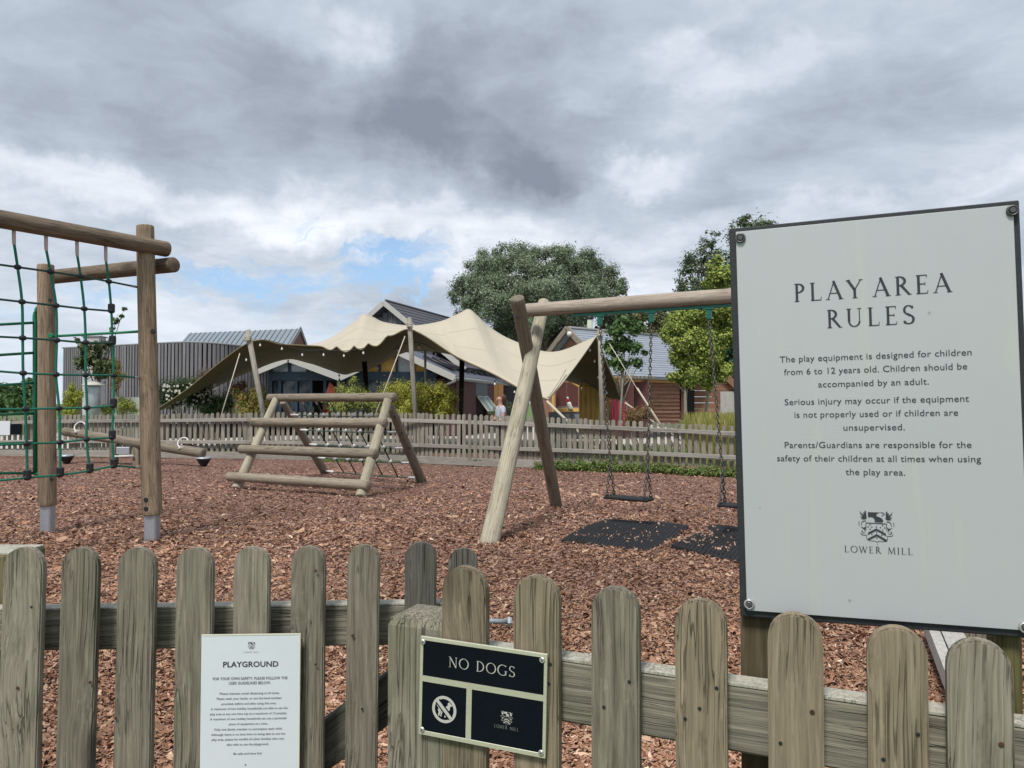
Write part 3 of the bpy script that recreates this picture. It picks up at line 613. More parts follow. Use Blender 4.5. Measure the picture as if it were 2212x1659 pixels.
def nail(par, x, y, pl, kind=0):
    Z0, k = pl; r = ray(x, y); p = Vector((0, 0, H))+r*(Z0/(r.y-k*r.x)); nn = Vector((k, -1, 0)).normalized()
    part('nail', disc(.0034 if kind == 0 else .0026, .0012, 8), par, zalign(p+nn*.0002, p+nn), M_NAIL if kind == 0 else M_BLACK)
gt = thing('picket_gate', 'weathered round-topped picket gate carrying the white notice', 'gate', (-.7, 1.7, 0))
gz = 1.084
gate = [(50, 85, 1183, 0), (172, 78, 1184, 0), (295, 80, 1184, 0), (420, 78, 1184, 0), (543, 76, 1182, 0), (665, 72, 1181, 1), (785, 68, 1178, 1), (906, 68, 1176, 2), (997, 66, 1195, 2)]
for k, (x, w_, yt, mt) in enumerate(gate):
    Y = 1.69+.05*((x-1106)/F*1.69)+(.004 if k % 2 else 0); top = W(x, yt, Y)
    ww = w_/F*Y; m = axes((top.x, Y, 0), (1, .05, 0)); lean = Matrix.Rotation(R((1.0, .9, .7, .4, .3, .2, .5, .4, 0)[k]), 4, 'Y')
    m = Matrix.Translation((top.x, Y, top.z))@lean@Matrix.Translation((0, 0, -top.z))
    if k < 7: part('picket', picket(ww, top.z, .020, seed=k), gt, m, (M_PICK, M_PICK, M_PICKD)[mt])
    else: part('picket', picket(ww, top.z, .020, seed=k), gt, m@Matrix.Translation((0, .05 if k == 8 else .02, 0)), M_PICKD)
for zc, y0 in ((.905, 1.715), (.32, 1.715)):
    p1 = Vector((-1.30, y0-.045, zc)); p2 = Vector((-.085, y0+.018, zc)); me, m = beam_box(p1, p2, .040, .088); 
    mm = zalign(p1, p2); q = axes(p1, p2-p1); me = box((p2-p1).length, .040, .088, .004, (0, 0, .5)); 
    me = join([(me, Matrix.Rotation(R(-90), 4, 'Y'))]); part('rail', me, gt, q@Matrix.Rotation(R(90), 4, 'Y'), M_RAIL)
    if zc > .5: part('rail_top', rect(0, .001, (p2-p1).length, .039, 0, .0035), gt, q@Matrix.Translation((0, 0, .0440)), M_RAILTOP)
b1 = W(600, 1685, 1.735); b2 = W(900, 1460, 1.76); d_ = (b2-b1).normalized()
me = box(.030, .095, (b2-b1).length, .003, (.5, .5, 0)); m = Matrix((Vector((-d_.y, d_.x, 0)).normalized(), d_.cross(Vector((-d_.y, d_.x, 0))).normalized(), d_)).transposed().to_4x4(); m.translation = b1
part('brace', me, gt, m, M_PICKD)
gp = (1.687, .05)
for x, y in ((38.5, 1482), (86, 1541), (194, 1476), (249, 1555), (419, 1556), (535, 1480)): 
    if 0: nail(gt, x, y, gp)
for x, y, kd in ((38, 1486, 0), (87, 1545, 0), (195, 1474, 0), (250, 1551, 0), (68, 1311, 1), (682, 1233, 0), (682, 1435, 1), (762, 1373, 0), (782, 1531, 1), (376, 1478, 1), (533, 1473, 0)): nail(gt, x, y, gp, kd)
pb = W(1010, 1341, 1.72); pe = W(1097, 1343, 1.74)
br = part('bolt', tube([pb, pb.lerp(pe, .5), pe], .0062, 10), gt, None, M_STEEL); part('bolt_head', disc(.011, .009, 8), gt, zalign(pe, pe+Vector((1, 0, 0))), M_STEEL)
# gate post at the far left
p = thing('gate_post', 'olive green gate post with a pale top at the left end of the gate', 'post', (-1.19, 1.79, 0))
c = W(-12, 1195, 1.745)
part('shaft', box(.125, .11, c.z-.004, .004), p, Matrix.Translation((c.x-.012, 1.80, 0)), M_OLIVE); part('pale_top', box(.119, .105, .004), p, Matrix.Translation((c.x-.012, 1.80, c.z-.004)), M_RAILTOP)

fe = thing('picket_fence', 'near brown round-topped picket fence running right below the rules sign', 'fence', (.3, 1.12, 0))
near = [(1003.5, 99, 1225, 1), (1159.5, 102, 1245, 1), (1330.5, 108, 1270, 0), (1516, 116, 1297, 1), (1721, 125, 1328, 1), (1942, 136, 1357, 1), (2121, 148, 1385, 0), (2345, 160, 1415, 0)]
for k, (x, w_, yt, mt) in enumerate(near):
    r = ray(x, yt); tq = FZ/(r.y-FK*r.x); p = Vector((0, 0, H))+r*tq; q1 = ray(x-w_/2, yt+90); q2 = ray(x+w_/2-5, yt+90)
    a = q1*(FZ/(q1.y-FK*q1.x)); b = q2*(FZ/(q2.y-FK*q2.x)); ww = (b-a).length; c = Vector((0, 0, H))+(a+b)/2
    part('picket', picket(ww, p.z, .021, 14, k, .56), fe, axes((c.x, c.y, 0), fdir), M_PICKB if mt else M_PICK)
def fpt(x, off, z):      # point on the fence line at pixel column x, set back by off
    r = ray(x, 1500); p = r*(FZ/(r.y-FK*r.x)); q = Vector((p.x, p.y, 0))-fnor*off; q.z = z; return q
zr1, zr2 = 1.000, .982
for dz_, nm in ((0, 1), (-.62, 0)):
    a = fpt(955, .0425, zr1-.0475+dz_); b = fpt(2420, .0425, zr2-.0475+dz_); L = (b-a).length; q = axes(a, b-a)
    me = box(L, .040, .095, .004, (0, .5, .5)); me = join([(me, Matrix.Rotation(R(-90), 4, 'Y'))])
    part('rail', me, fe, q@Matrix.Rotation(R(90), 4, 'Y'), M_RAIL)
    if nm: part('rail_top', rect(0, -.0195, L, .0195, 0, .0035), fe, q@Matrix.Translation((0, 0, .0475)), M_RAILTOP)
# the post: square with a low four-sided cap
a = fpt(838, 0, 0); b = fpt(956, 0, 0); wd = (b-a).length; c = (a+b)/2-fnor*.05; zt = H-(1357-HOR)/F*1.27
bm = bmesh.new(); h2 = wd/2; rg = []
for z, s_ in ((0, 1), (zt, 1), (zt+.012, .93)): rg.append([bm.verts.new((x*h2*s_, y*.05*s_, z)) for x, y in ((-1, -1), (1, -1), (1, 1), (-1, 1))])
for k in range(2):
    for j in range(4): bm.faces.new((rg[k][j], rg[k][(j+1) % 4], rg[k+1][(j+1) % 4], rg[k+1][j]))
ap = bm.verts.new((0, .0, zt+.018))
for j in range(4): bm.faces.new((rg[2][j], rg[2][(j+1) % 4], ap))
bm.faces.new(rg[0][::-1]); part('post', from_bm(bm, 'post'), fe, axes(c, fdir), M_PICK, 'square fence post with a low pyramid top')
np_ = (FZ-.0005, FK)
for x, y, kd in ((1359, 1472, 1), (1304.5, 1527, 1), (1548, 1486, 1), (1511, 1530, 1), (1480, 1552, 1), (1754.5, 1538, 0), (1686, 1605, 1), (1983, 1586, 1), (1908, 1640, 1), (2163, 1608, 0), (1186, 1476, 1), (1189, 1434, 1)): nail(fe, x, y, np_, kd)

# timber edging boards and a narrow slatted panel beneath the big sign
t = thing('timber_edging', 'silver grey timber edging boards seen below the rules sign', 'edging', G(2030, 1440))
for (xa, ya), (xb, yb), (xc, yc), (xd, yd) in (((1991, 1352), (2014, 1356), (2070, 1500), (2052, 1520)), ((2017, 1356), (2056, 1358), (2125, 1480), (2074, 1500))):
    part('board', slab([G(xa, ya, .09), G(xb, yb, .09), G(xc, yc, .09), G(xd, yd, .09)], .09), t, None, M_GREYPLANK)
t = thing('slatted_panel', 'short panel of narrow brown slats under the right end of the rules sign', 'panel', G(2110, 1440))
for k in range(8):
    b = G(2072+k*14, 1436); part('slat', box(.027, .02, .62, .002), t, axes(b, (1, .15, 0)), M_YBOARD if 0 else M_GREYLOG)
for z in (.12, .5):
    a = G(2072, 1436); b = G(2170, 1436); a = a+Vector((0, .015, z)); b = b+Vector((0, .03, z)); me, m = beam_box(a, b, .03, .05); part('rail', me, t, m, M_GREYLOG)

# ================================================================ climbing frame with scramble net
cf = thing('climbing_frame', 'tall log climbing frame with a green rope scramble net', 'climbing frame', G(329, 1168))
def post(xt, yt, xb, yw, yb, r):
    base = G(xb, yb); Y = base.y; top = W(xt, yt, Y); wb = W((xb*.97+xt*.03), yw, Y)
    o = logpart('post', wb, top, r*1.03, r*.94, cf, M_POST, seg=28, rings=24, wob=.03, capr=.2)
    part('metal_foot', box(r*1.36, r*1.3, (wb-base).length+.06, .012), cf, zalign(base-Vector((0, 0, .02)), wb), M_STEEL)
    d = Vector((0, -1, 0)); return base, top, wb
A0, A1, AW = post(313.5, 488, 329, 1112, 1166, .093); B0, B1, BW = post(98.5, 572, 103, 1092, 1148, .088)
ln_ = lambda x, y, Y: W(x, y, Y)
# beams
bmk = -1.568; Ya = A0.y
bl = lambda x: 12.93/7.6*Ya*1.0/(1.733*(Ya*1.0)/Ya) # unused
e1 = W(362, 539, Ya+.12); e2d = W(0, 473, 6.33/7.46*Ya); dirb = (e2d-e1).normalized(); e2 = e2d+dirb*1.4
logpart('crossbeam', e2, e1, .084, .078, cf, M_BEAM, seg=24, rings=20, wob=.03)
q1 = W(376, 572, Ya+.10); q2 = W(104, 599, B0.y+.55)
logpart('crossbeam', q2, q1, .083, .081, cf, M_BEAM, seg=24, rings=16, wob=.03)
def bolt(x, y, Y, par, r=.028, mat=M_BLACK, d=(0, -1, 0)):
    p = W(x, y, Y); part('bolt', disc(r, .014, 12), par, zalign(p, p+Vector(d)), mat)
bolt(325.5, 530, Ya-.075, cf, .030); bolt(331, 716, Ya-.075, cf, .026); bolt(108.5, 648, B0.y-.085, cf, .02); bolt(316, 1079.5, Ya-.085, cf, .024); bolt(316, 1099, Ya-.085, cf, .024)
bolt(86, 1063, B0.y-.06, cf, .022); bolt(86, 1081, B0.y-.06, cf, .022); bolt(112, 1035, B0.y-.07, cf, .02)
part('crossbar', tube([W(105, 727, B0.y-.03), W(302, 716, Ya)], .014, 10), cf, None, M_GREEN); bolt(110, 725, B0.y-.09, cf, .03, M_GREEN)
# net: each rope through its knots; plane of the beam
def NY(x):
    u = (x-CX)/F; a0 = e1; d0 = e2d-e1; k = d0.y/d0.x; return (a0.y-k*a0.x)/(1-k*u)
net = [[(38, 577), (47.5, 652), (49, 730), (50, 806), (54.5, 883.5), (57.5, 958.5), (59, 1032)],
       [(109, 587), (121, 660), (122.5, 735), (121, 809), (127.5, 882), (130, 955.5), (130, 1026)],
       [(174, 597), (182, 667), (185, 740), (185, 810), (188, 881), (187, 949), (194, 1017)],
       [(235, 608), (240.5, 672), (243, 741), (246, 811), (245, 876.5), (242.5, 945), (246, 1007)]]
net = [[(-36, 567), (-32, 643), (-29, 726), (-28, 800), (-26, 884), (-22, 962), (-18, 1040)]]+net
tops = [(-45, 485), (29.5, 498.6), (99, 512), (166, 524), (228, 536)]
nw = lambda p: W(p[0], p[1], NY(p[0]))
kb = join([(disc(.030, .03, 10, .4), Matrix.Translation((0, 0, -.015)))]); kb.materials.append(M_BLACK)
knot = lathe([(.012, -.030), (.021, -.020), (.026, 0), (.021, .020), (.012, .030)], 10); knot.materials.append(M_BLACK)
for c, (tp, col_) in enumerate(zip(tops, net)):
    fe_ = nw((tp[0]+.8, tp[1]+27)); tpt = nw(tp)
    part('rope', tube(spline([fe_]+[nw(p) for p in col_], 5), .0118, 8), cf, None, M_ROPE)
    part('sleeve', tube([tpt+Vector((0, 0, .05)), tpt.lerp(fe_, .6), fe_, fe_.lerp(nw(col_[0]), .12)], [.016, .016, .015, .009], 10), cf, None, M_CREAMST)
    for k, p in enumerate(col_):
        m = zalign(nw(p), nw(net[min(c+1, 4)][k]) if c < 4 else nw(p)*2-nw(net[3][k]))
        part('knot', knot, cf, m)
        if (k == 6) or (c == 4 and k in (1, 2, 4, 5)):
            o = nw(p); part('connector', box(.055, .05, .085, .008, (.5, .5, .15)), cf, Matrix.Translation(o), M_BLACK)
ends = {0: (301, 621), 3: (309, 817), 6: (311, 1010.5)}
for k in range(7):
    ps = [nw(net[c][k]) for c in range(5)]
    if k in ends:
        e_ = W(ends[k][0], ends[k][1], Ya-.02); part('sleeve', tube([ps[-1].lerp(e_, .66), ps[-1].lerp(e_, .72), e_], [.006, .012, .013], 8), cf, None, M_STEEL); ps.append(ps[-1].lerp(e_, .75))
    sp = spline(ps, 5); part('rope', tube([p+Vector((0, 0, -.0)) for p in sp], .0098, 8), cf, None, M_ROPED if k < 3 else M_ROPE)
# green tube ladder left of the rear post
LY = B0.y-.02
lad = spline([W(92, 660, LY), W(81, 666, LY), W(75.5, 682, LY), W(75.5, 700, LY)], 5)+[W(75.5, 860, LY), W(76, 1021, LY)]
o = part('ladder_rail', tube(lad, .0225, 12), cf, None, M_GREEN); part('ladder_foot', tube([W(74, 1023, LY), W(90, 1025, LY)], .02, 8), cf, None, M_GREEN)
part('ladder_rail', tube([W(-120, 600, LY-.9), W(-120, 1075, LY-.9)], .0225, 12), cf, None, M_GREEN)
for y0, y1 in ((700, 697), (766, 762), (832, 827), (894, 893), (957, 956), (1020, 1022)):
    part('ladder_rung', tube([W(75, y1, LY), W(-20, y0+2, LY-.45), W(-120, y0+4, LY-.9)], .0155, 10), cf, None, M_GREEN)

# ================================================================ seesaw
ss_ = thing('seesaw', 'low log seesaw with white ring handles by the far fence', 'seesaw', G(275, 1010))
YL, YR = G(144, 1001).y, G(440, 1007).y
a = W(138, 932, YL); b = W(440, 979, YR); logpart('beam', a, b, .100, .108, ss_, M_GREYLOG, seg=20, rings=12, wob=.02)
for f_, (x, y) in ((.12, (172, 921)), (.86, (400, 958))):
    c = a.lerp(b, f_)+Vector((0, -.02, .17)); n_ = 20
    part('handle', tube([c+Vector((math.cos(6.283*k/n_)*.115, math.sin(6.283*k/n_)*.06, math.sin(6.283*k/n_)*.105)) for k in range(1, n_-3)], .014, 8), ss_, None, M_WHITEP)
    part('handle_bracket', disc(.035, .05, 10), ss_, Matrix.Translation(c+Vector((-.04, -.07, -.13))), M_WHITEP)
for x, y, Y in ((144, 990, YL), (440, 995, YR)):
    c = W(x, y, Y); c.z = max(c.z, .12); part('buffer', lathe([(.05, -.13), (.075, -.10), (.135, .0), (.165, .045)], 18), ss_, Matrix.Translation(c), M_BLACK)
    part('buffer_collar', lathe([(.165, .045), (.175, .05), (.15, .075), (.09, .085)], 18), ss_, Matrix.Translation(c), M_STEEL)
c = a.lerp(b, .47)
for dx_ in (-.26, .26): part('support_post', box(.14, .16, .50, .01), ss_, Matrix.Translation((c.x+dx_-.04, c.y-.02, -.02)), M_GREYLOG)
part('pivot_bracket', box(.30, .12, .16, .01), ss_, Matrix.Translation((c.x-.04, c.y-.1, c.z-.28)), M_STEEL)
part('pivot_pin', tube([(c.x-.26, c.y-.14, c.z-.33), (c.x+.2, c.y-.14, c.z-.32)], .022, 8), ss_, None, M_WHITEP)

# ================================================================ low A-frame climber
af = thing('log_climber', 'low A-shaped log climber with four bars and a sloping rope net', 'climbing frame', G(700, 1050))
z7 = lambda x, y: (464.5+x*.2233, 825.8+y*.2233)
FR = G(*z7(1410, 1112)); FL = G(*z7(205, 1035)); BL = G(*z7(1075, 890)); BR = G(*z7(2005, 965))
TRY = (FR.y+BR.y)/2; TLY = (FL.y+BL.y)/2
TR = W(*z7(1700, 150), TRY); TL = W(*z7(560, 155), TLY)
logpart('leg', FL, W(*z7(590, 165), TLY-.12), .085, .062, af, M_PALE, wob=.04); logpart('leg', FR, W(*z7(1672, 172), TRY-.12), .085, .066, af, M_PALE, wob=.04)
logpart('leg', BL, W(*z7(655, 190), TLY+.10), .08, .062, af, M_GREYLOG, wob=.04); logpart('leg', BR, W(*z7(1700, 240), TRY+.13), .085, .066, af, M_GREYLOG, wob=.04)
td = (TR-TL).normalized(); logpart('bar', W(*z7(520, 150), TLY), W(*z7(1742, 145), TRY), .070, .075, af, M_GREYLOG, wob=.02)
for (xa, ya), (xb, yb) in (((362, 385), (1650, 396)), ((245, 645), (1560, 695)), ((128, 910), (1488, 1000))):
    fa = lambda P0, P1, y: P0.lerp(P1, (W(CX, y, P0.y).z)/(P1.z if P1.z else 1))
    xl, yl = z7(xa, ya); xr, yr = z7(xb, yb)
    def onleg(B, T, x, y):
        best = None
        for k in range(101):
            Pq = B.lerp(T, k/100); e_ = abs(W(x, y, Pq.y).z-Pq.z)
            if best is None or e_ < best[0]: best = (e_, Pq.y)
        return W(x, y, best[1]-.12)
    logpart('bar', onleg(FL, TL, xl, yl), onleg(FR, TR, xr, yr), .074, .082, af, M_GREYLOG, wob=.03)
for lg, pts in ((BR, ((1738, 338), (1808, 488), (1878, 635))),):
    for k, (x, y) in enumerate(pts):
        f_ = (y-240)/(960-240); c = TR.lerp(BR, f_); bolt(*z7(x, y), c.y-.09, af, .02)
# net on the back slope
cols = [.21, .33, .455, .585, .72, .86]; tl2, tr2 = TL+td*.12, TR-td*.12
rows = [.20, .39, .58, .76, .95]; wk = lathe([(.012, -.03), (.026, -.018), (.026, .018), (.012, .03)], 8); wk.materials.append(M_WHITEP)
npnt = lambda u, v: (tl2.lerp(tr2, u)).lerp(BL.lerp(BR, u), v)
for k, u in enumerate([.22, .355, .49, .63, .78]):
    ps = [npnt(u+ .0*v, v) for v in (0.03, .2, .39, .58, .76, .95)]
    part('rope', tube(spline(ps, 3), .012, 6), af, None, M_ROPED); part('sleeve', tube([ps[0], ps[0].lerp(ps[1], .25)], .017, 6), af, None, M_CREAMST)
    for v in rows[:4]: part('knot', wk, af, Matrix.Translation(npnt(u, v)-Vector((0, .02, 0)))@Matrix.Rotation(R(50), 4, 'Y')@Matrix.Scale(1.25, 4))
for v in rows:
    ps = [npnt(u, v)-Vector((0, 0, .02*math.sin(u*3.14))) for u in (.03, .22, .355, .49, .63, .78, .97)]
    part('rope', tube(ps, .010, 6), af, None, M_ROPED)
    for a_, b_ in ((ps[0], ps[0].lerp(ps[1], .42)), (ps[-1], ps[-1].lerp(ps[-2], .42))): part('sleeve', tube([a_, b_], .022, 6), af, None, M_WHITEP)

# ================================================================ swing frame and two swings
sf = thing('swing_set', 'tall log swing frame with crossed legs beside the rules sign', 'swing set', G(1110, 1130))
L2b = G(1055, 1170); L1b = G(1203, 1091); bmY = (L2b.y+L1b.y)/2
z0 = W(1140, 670, bmY-.05).z
def beamY(x, y):  # distance at which this pixel has the beam's height
    r = ray(x, y); return r.y*((z0-H)/r.z)
b0 = W(1137, 670.5, beamY(1137, 670.5)); b1 = W(1577, 639.5, beamY(1577, 639.5)); bd = (b1-b0).normalized(); bE = b0+bd*4.2
logpart('crossbeam', b0, bE, .080, .079, sf, M_SWBEAM, seg=28, rings=30, wob=.02)
logpart('leg', L2b-Vector((0, 0, .06)), W(1175, 652, bmY+.42), .100, .074, sf, M_PALE, seg=24, rings=22, wob=.045)
logpart('leg', L1b-Vector((0, 0, .06)), W(1117, 643, bmY-.42), .082, .080, sf, M_POST if 0 else M_GREYLOG, seg=24, rings=22, wob=.03)
off = bd*3.75
logpart('leg', L2b+off, W(1175, 652, bmY+.42)+off, .10, .074, sf, M_PALE); logpart('leg', L1b+off, W(1117, 643, bmY-.42)+off, .082, .08, sf, M_GREYLOG)
bolt(1117, 685, bmY-.45, sf, .02)
hz = .098; hb0 = b0+bd*.62-Vector((0, 0, hz)); hb1 = b0+bd*3.6-Vector((0, 0, hz)); q = axes(hb0, bd)
part('hanger_bar', box((hb1-hb0).length, .05, .030, .003, (0, .5, .5)), sf, q, M_TEAL)
def along(x): # distance along the beam whose image falls in pixel column x
    u = (x-CX)/F; c_ = math.cos(PITCH)
    best = min(range(0, 4000, 5), key=lambda k: abs((b0+bd*(k/1000)).x/((b0+bd*(k/1000)).y)-u)); return best/1000
hx = [along(1296), along(1407.5), along(1533), along(1645)]
for s_ in hx:
    p_ = b0+bd*s_-Vector((0, 0, hz+.012)); part('hanger', box(.05, .045, .12, .006, (.5, .5, 1)), sf, axes(p_, bd), M_TEAL)
    part('hanger_plate', box(.12, .055, .02, .004, (.5, .5, 1)), sf, axes(p_, bd), M_TEAL)
for s_ in (hx[0]+.35, hx[1]+.15, hx[1]+.55): part('bolt', disc(.018, .012, 8), sf, axes(b0+bd*s_-Vector((0, 0, hz+.027)), bd), M_BLACK)
def chain(a, b, r=.0062, pitch=.043):
    a = Vector(a); b = Vector(b); L = (b-a).length; n = max(2, int(L/pitch)); d = (b-a)/n; vs = []; fs = []; base = 0
    z_ = d.normalized(); x_ = z_.cross(Vector((0, 1, 0)) if abs(z_.z) > .5 else Vector((0, 0, 1))).normalized(); y_ = z_.cross(x_)
    for k in range(n):
        c = a+d*(k+.5); p_ = x_ if k % 2 else y_; q_ = y_ if k % 2 else x_; hl = pitch*.68; hw_ = .0135
        for j in range(10):
            an = 6.2832*j/10; ct = c+z_*math.cos(an)*hl+p_*math.sin(an)*hw_; nn = (z_*math.cos(an)/hl+p_*math.sin(an)/hw_).normalized()
            for i in range(5): bn = 6.2832*i/5; vs.append(ct+nn*r*math.cos(bn)+q_*r*math.sin(bn))
        for j in range(10):
            for i in range(5): fs.append((base+j*5+i, base+j*5+(i+1) % 5, base+((j+1) % 10)*5+(i+1) % 5, base+((j+1) % 10)*5+i))
        base += 50
    return pyd('chain', vs, fs, True)
def swing(s0, s1, pl, pr, label, ysc):
    ta = b0+bd*s0-Vector((0, 0, hz+.13)); tb = b0+bd*s1-Vector((0, 0, hz+.13)); mid = (ta+tb)/2
    sa = W(*pl, ta.y); sb = W(*pr, tb.y) if pr else sa+bd*.5; z_ = sa.z if not pr else (sa.z+sb.z)/2; sa.z = sb.z = z_; hd = (sb-sa).normalized(); L = (sb-sa).length
    t = thing('swing', label, 'swing', (mid.x, mid.y, 0), 'swings hanging from the log frame'); pd = hd.cross(Vector((0, 0, 1)))
    q = axes(sa, hd); 
    seat = box(L, .20, .034, .010, (0, .5, 1)); part('seat', seat, t, q, M_RUBBER)
    for tp_, e_ in ((ta, sa+hd*.035), (tb, sb-hd*.035)):
        jn = e_+Vector((0, 0, .30)); jn = jn.lerp(tp_, .03)
        part('chain', chain(tp_, jn), t, None, M_CHAIN); part('chain', chain(jn, e_+pd*.085), t, None, M_CHAIN); part('chain', chain(jn, e_-pd*.085), t, None, M_CHAIN)
        for s_ in (-1, 1): part('seat_bracket', disc(.014, .02, 8), t, Matrix.Translation(e_+pd*.085*s_), M_BLACK)
swing(hx[0], hx[1], (1313, 1072), (1405, 1074), 'complete black flat swing seat on dark chains left of the sign', 1)
swing(hx[2], hx[3], (1554, 1086), None, 'black flat swing seat half hidden behind the rules sign', 1)

# ---- ribbed rubber mats
def mat_mesh(c00, c10, c11, c01, nrib, seed, dips):
    nu, nv = nrib*4+1, 24; vs = []
    for j in range(nv):
        for i in range(nu):
            u, v = i/(nu-1), j/(nv-1)
            p = (c00.lerp(c10, u)).lerp(c01.lerp(c11, u), v)
            z = .050+.026*math.sin(u*4.4+seed)*math.sin(v*3.2+seed)+(.012 if i % 4 in (1, 2) else 0)
            for (du, dv, dr, dd) in dips: z -= dd*math.exp(-((u-du)**2+(v-dv)**2)/dr**2)
            z -= .030*math.exp(-min(u, 1-u, v, 1-v)*26)
            z += float(hgt(np.array(p.x), np.array(p.y))); vs.append((p.x, p.y, z))
    fs = [(j*nu+i, j*nu+i+1, (j+1)*nu+i+1, (j+1)*nu+i) for j in range(nv-1) for i in range(nu-1)]
    bm = bmesh.new(); me = pyd('mat', vs, fs); bm.from_mesh(me); ex = bmesh.ops.extrude_face_region(bm, geom=bm.faces[:])
    for g_ in ex['geom']:
        if isinstance(g_, bmesh.types.BMVert): g_.co.z -= .05
    return from_bm(bm, 'mat')
t = part('rubber_mat', mat_mesh(G(1212, 1170), G(1402, 1194), G(1487, 1144), G(1303, 1128), 26, .4, ((.6, -.05, .35, .035),)), None, None, M_RUBBER, 'whole black ribbed rubber mat lying below the left swing', cat='mat', group='rubber mats under the swings')
c0_, c1_ = G(1450, 1189), G(1589, 1216); c2_, c3_ = G(1680, 1165), G(1535, 1136)
t = part('rubber_mat', mat_mesh(c0_, c1_+(c1_-c0_)*.6, c2_+(c2_-c3_)*.25, c3_, 26, 2.1, ((.30, .62, .13, .05), (.08, .75, .12, .05), (.5, .9, .1, .04))), None, None, M_RUBBER, 'black ribbed rubber mat strewn with bark and cut off by the rules sign', cat='mat', group='rubber mats under the swings')
def scatter_chips(n, cs, name, lab):
    V = []; Fq = []; C = []
    for k in range(n):
        u, v = random.random(), random.random()**1.6; c = cs[0].lerp(cs[1], u).lerp(cs[3].lerp(cs[2], u), v); L = random.uniform(.005, .016); a = random.uniform(0, 6.3); b = len(V)
        for x, y in ((-1, -.4), (1, -.5), (.9, .5), (-1, .4)): V.append((c.x+(x*math.cos(a)-y*math.sin(a))*L, c.y+(x*math.sin(a)+y*math.cos(a))*L, .088+random.uniform(-.012, .012)))
        Fq.append((b, b+1, b+2, b+3)); q_ = random.uniform(.6, 1.3); C += [(.34*q_, .21*q_, .155*q_)]*4
    part(name, np_mesh(np.array(V), np.array(Fq), name, np.array(C), False), None, None, M_CHIP, lab, 'stuff')
scatter_chips(120, (G(1225, 1172), G(1402, 1193), G(1475, 1146), G(1306, 1130)), 'loose_bark', 'stray bark chips on the left rubber mat')
scatter_chips(150, (G(1460, 1188), G(1589, 1214), G(1600, 1160), G(1535, 1138)), 'loose_bark', 'stray bark chips on the right rubber mat')
# ================================================================ far fence
ff = thing('garden_fence', 'long grey picket fence curving behind the playground with two rails', 'fence', (0, 17, 0))
ctl = [(-220, 903, 985), (0, 900, 985), (150, 896, 986), (300, 895, 988), (600, 890, 992), (850, 890.5, 998), (1032, 895.5, 1007), (1250, 904, 1013), (1400, 911, 1018), (1577, 920, 1025), (1760, 930, 1034), (2050, 945, 1050), (2450, 962, 1072)]
def interp(x, k):
    for a, b in zip(ctl, ctl[1:]):
        if a[0] <= x <= b[0]: t = (x-a[0])/(b[0]-a[0]); return a[k]+(b[k]-a[k])*t
    return ctl[-1][k]
path = []; x = -210
pk = picket(.088, 1.0, .020, 6, 3, .45); pk.materials.append(M_FAR)
prev = None; fpts = []
for x in range(-210, 2440, 3):
    b = G(x, interp(x, 2)); h = W(x, interp(x, 1), b.y).z; fpts.append((b.x, b.y, h))
acc = 0; last = fpts[0]; sel = []
for p in fpts[1:]:
    acc += math.hypot(p[0]-last[0], p[1]-last[1])
    if acc >= .118: sel.append((p, math.atan2(p[1]-last[1], p[0]-last[0]))); acc = 0
    last = p
for k, ((px, py, h), an) in enumerate(sel):
    hh_ = h*(1+random.uniform(-.012, .012))-.13
    m = Matrix.Translation((px, py+.03, .13))@Matrix.Rotation(an, 4, 'Z')@Matrix.Rotation(random.uniform(-.012, .012), 4, 'Y')@Matrix.Diagonal((random.uniform(.9, 1.08), 1, hh_, 1))
    part('picket', pk, ff, m)
knots_ = [fpts[k] for k in range(0, len(fpts), 62)]+[fpts[-1]]
for (a, b) in zip(knots_, knots_[1:]):
    for fr_, hgt_ in ((.845, .085), (.36, .085)):
        p1 = Vector((a[0], a[1]-.03, a[2]*fr_)); p2 = Vector((b[0], b[1]-.03, b[2]*fr_))
        q = axes(p1, p2-p1); L = (p2-p1).length; me = join([(box(L, .045, hgt_, .006, (0, .5, .5)), Matrix.Rotation(R(-90), 4, 'Y'))])
        part('rail', me, ff, q@Matrix.Rotation(R(90), 4, 'Y'), M_FARRAIL)
    if a[0] < 1.2:
        p1 = Vector((a[0], a[1]-.04, .0)); p2 = Vector((b[0], b[1]-.04, .0)); q = axes(p1, p2-p1); L = (p2-p1).length
        me = join([(box(L, .03, .17, .004, (0, .5, 0)), Matrix.Rotation(R(-90), 4, 'Y'))]); part('gravel_board', me, ff, q@Matrix.Rotation(R(90), 4, 'Y'), M_FARRAIL)
    part('post', box(.10, .10, a[2]*.98, .008), ff, Matrix.Translation((a[0], a[1]+.10, 0)), M_FAR)
t = thing('fence_post', 'pale brown post beside the green ladder at the far fence', 'post', G(65, 985)); c = G(65, 984)
part('shaft', box(.14, .14, 1.05, .01), t, Matrix.Translation((c.x, c.y-.12, 0)), M_YBOARD if 0 else M_POST)
for x0, x1, y0, y1, mt, nm, lb in ((-2, 22, 910, 940, M_NOTICE, 'white_panel', 'small plain white panel on the far fence at the left edge'), (23, 46, 908, 938.5, M_NAVY, 'navy_panel', 'small dark navy panel on the far fence beside the white one')):
    Y = G(20, 985).y-.10; a = W(x0, y1, Y); b = W(x1, y0, Y)
    part(nm, box(b.x-a.x, .015, b.z-a.z, .003, (0, .5, 0)), None, Matrix.Translation(a), mt, lb, cat='sign')

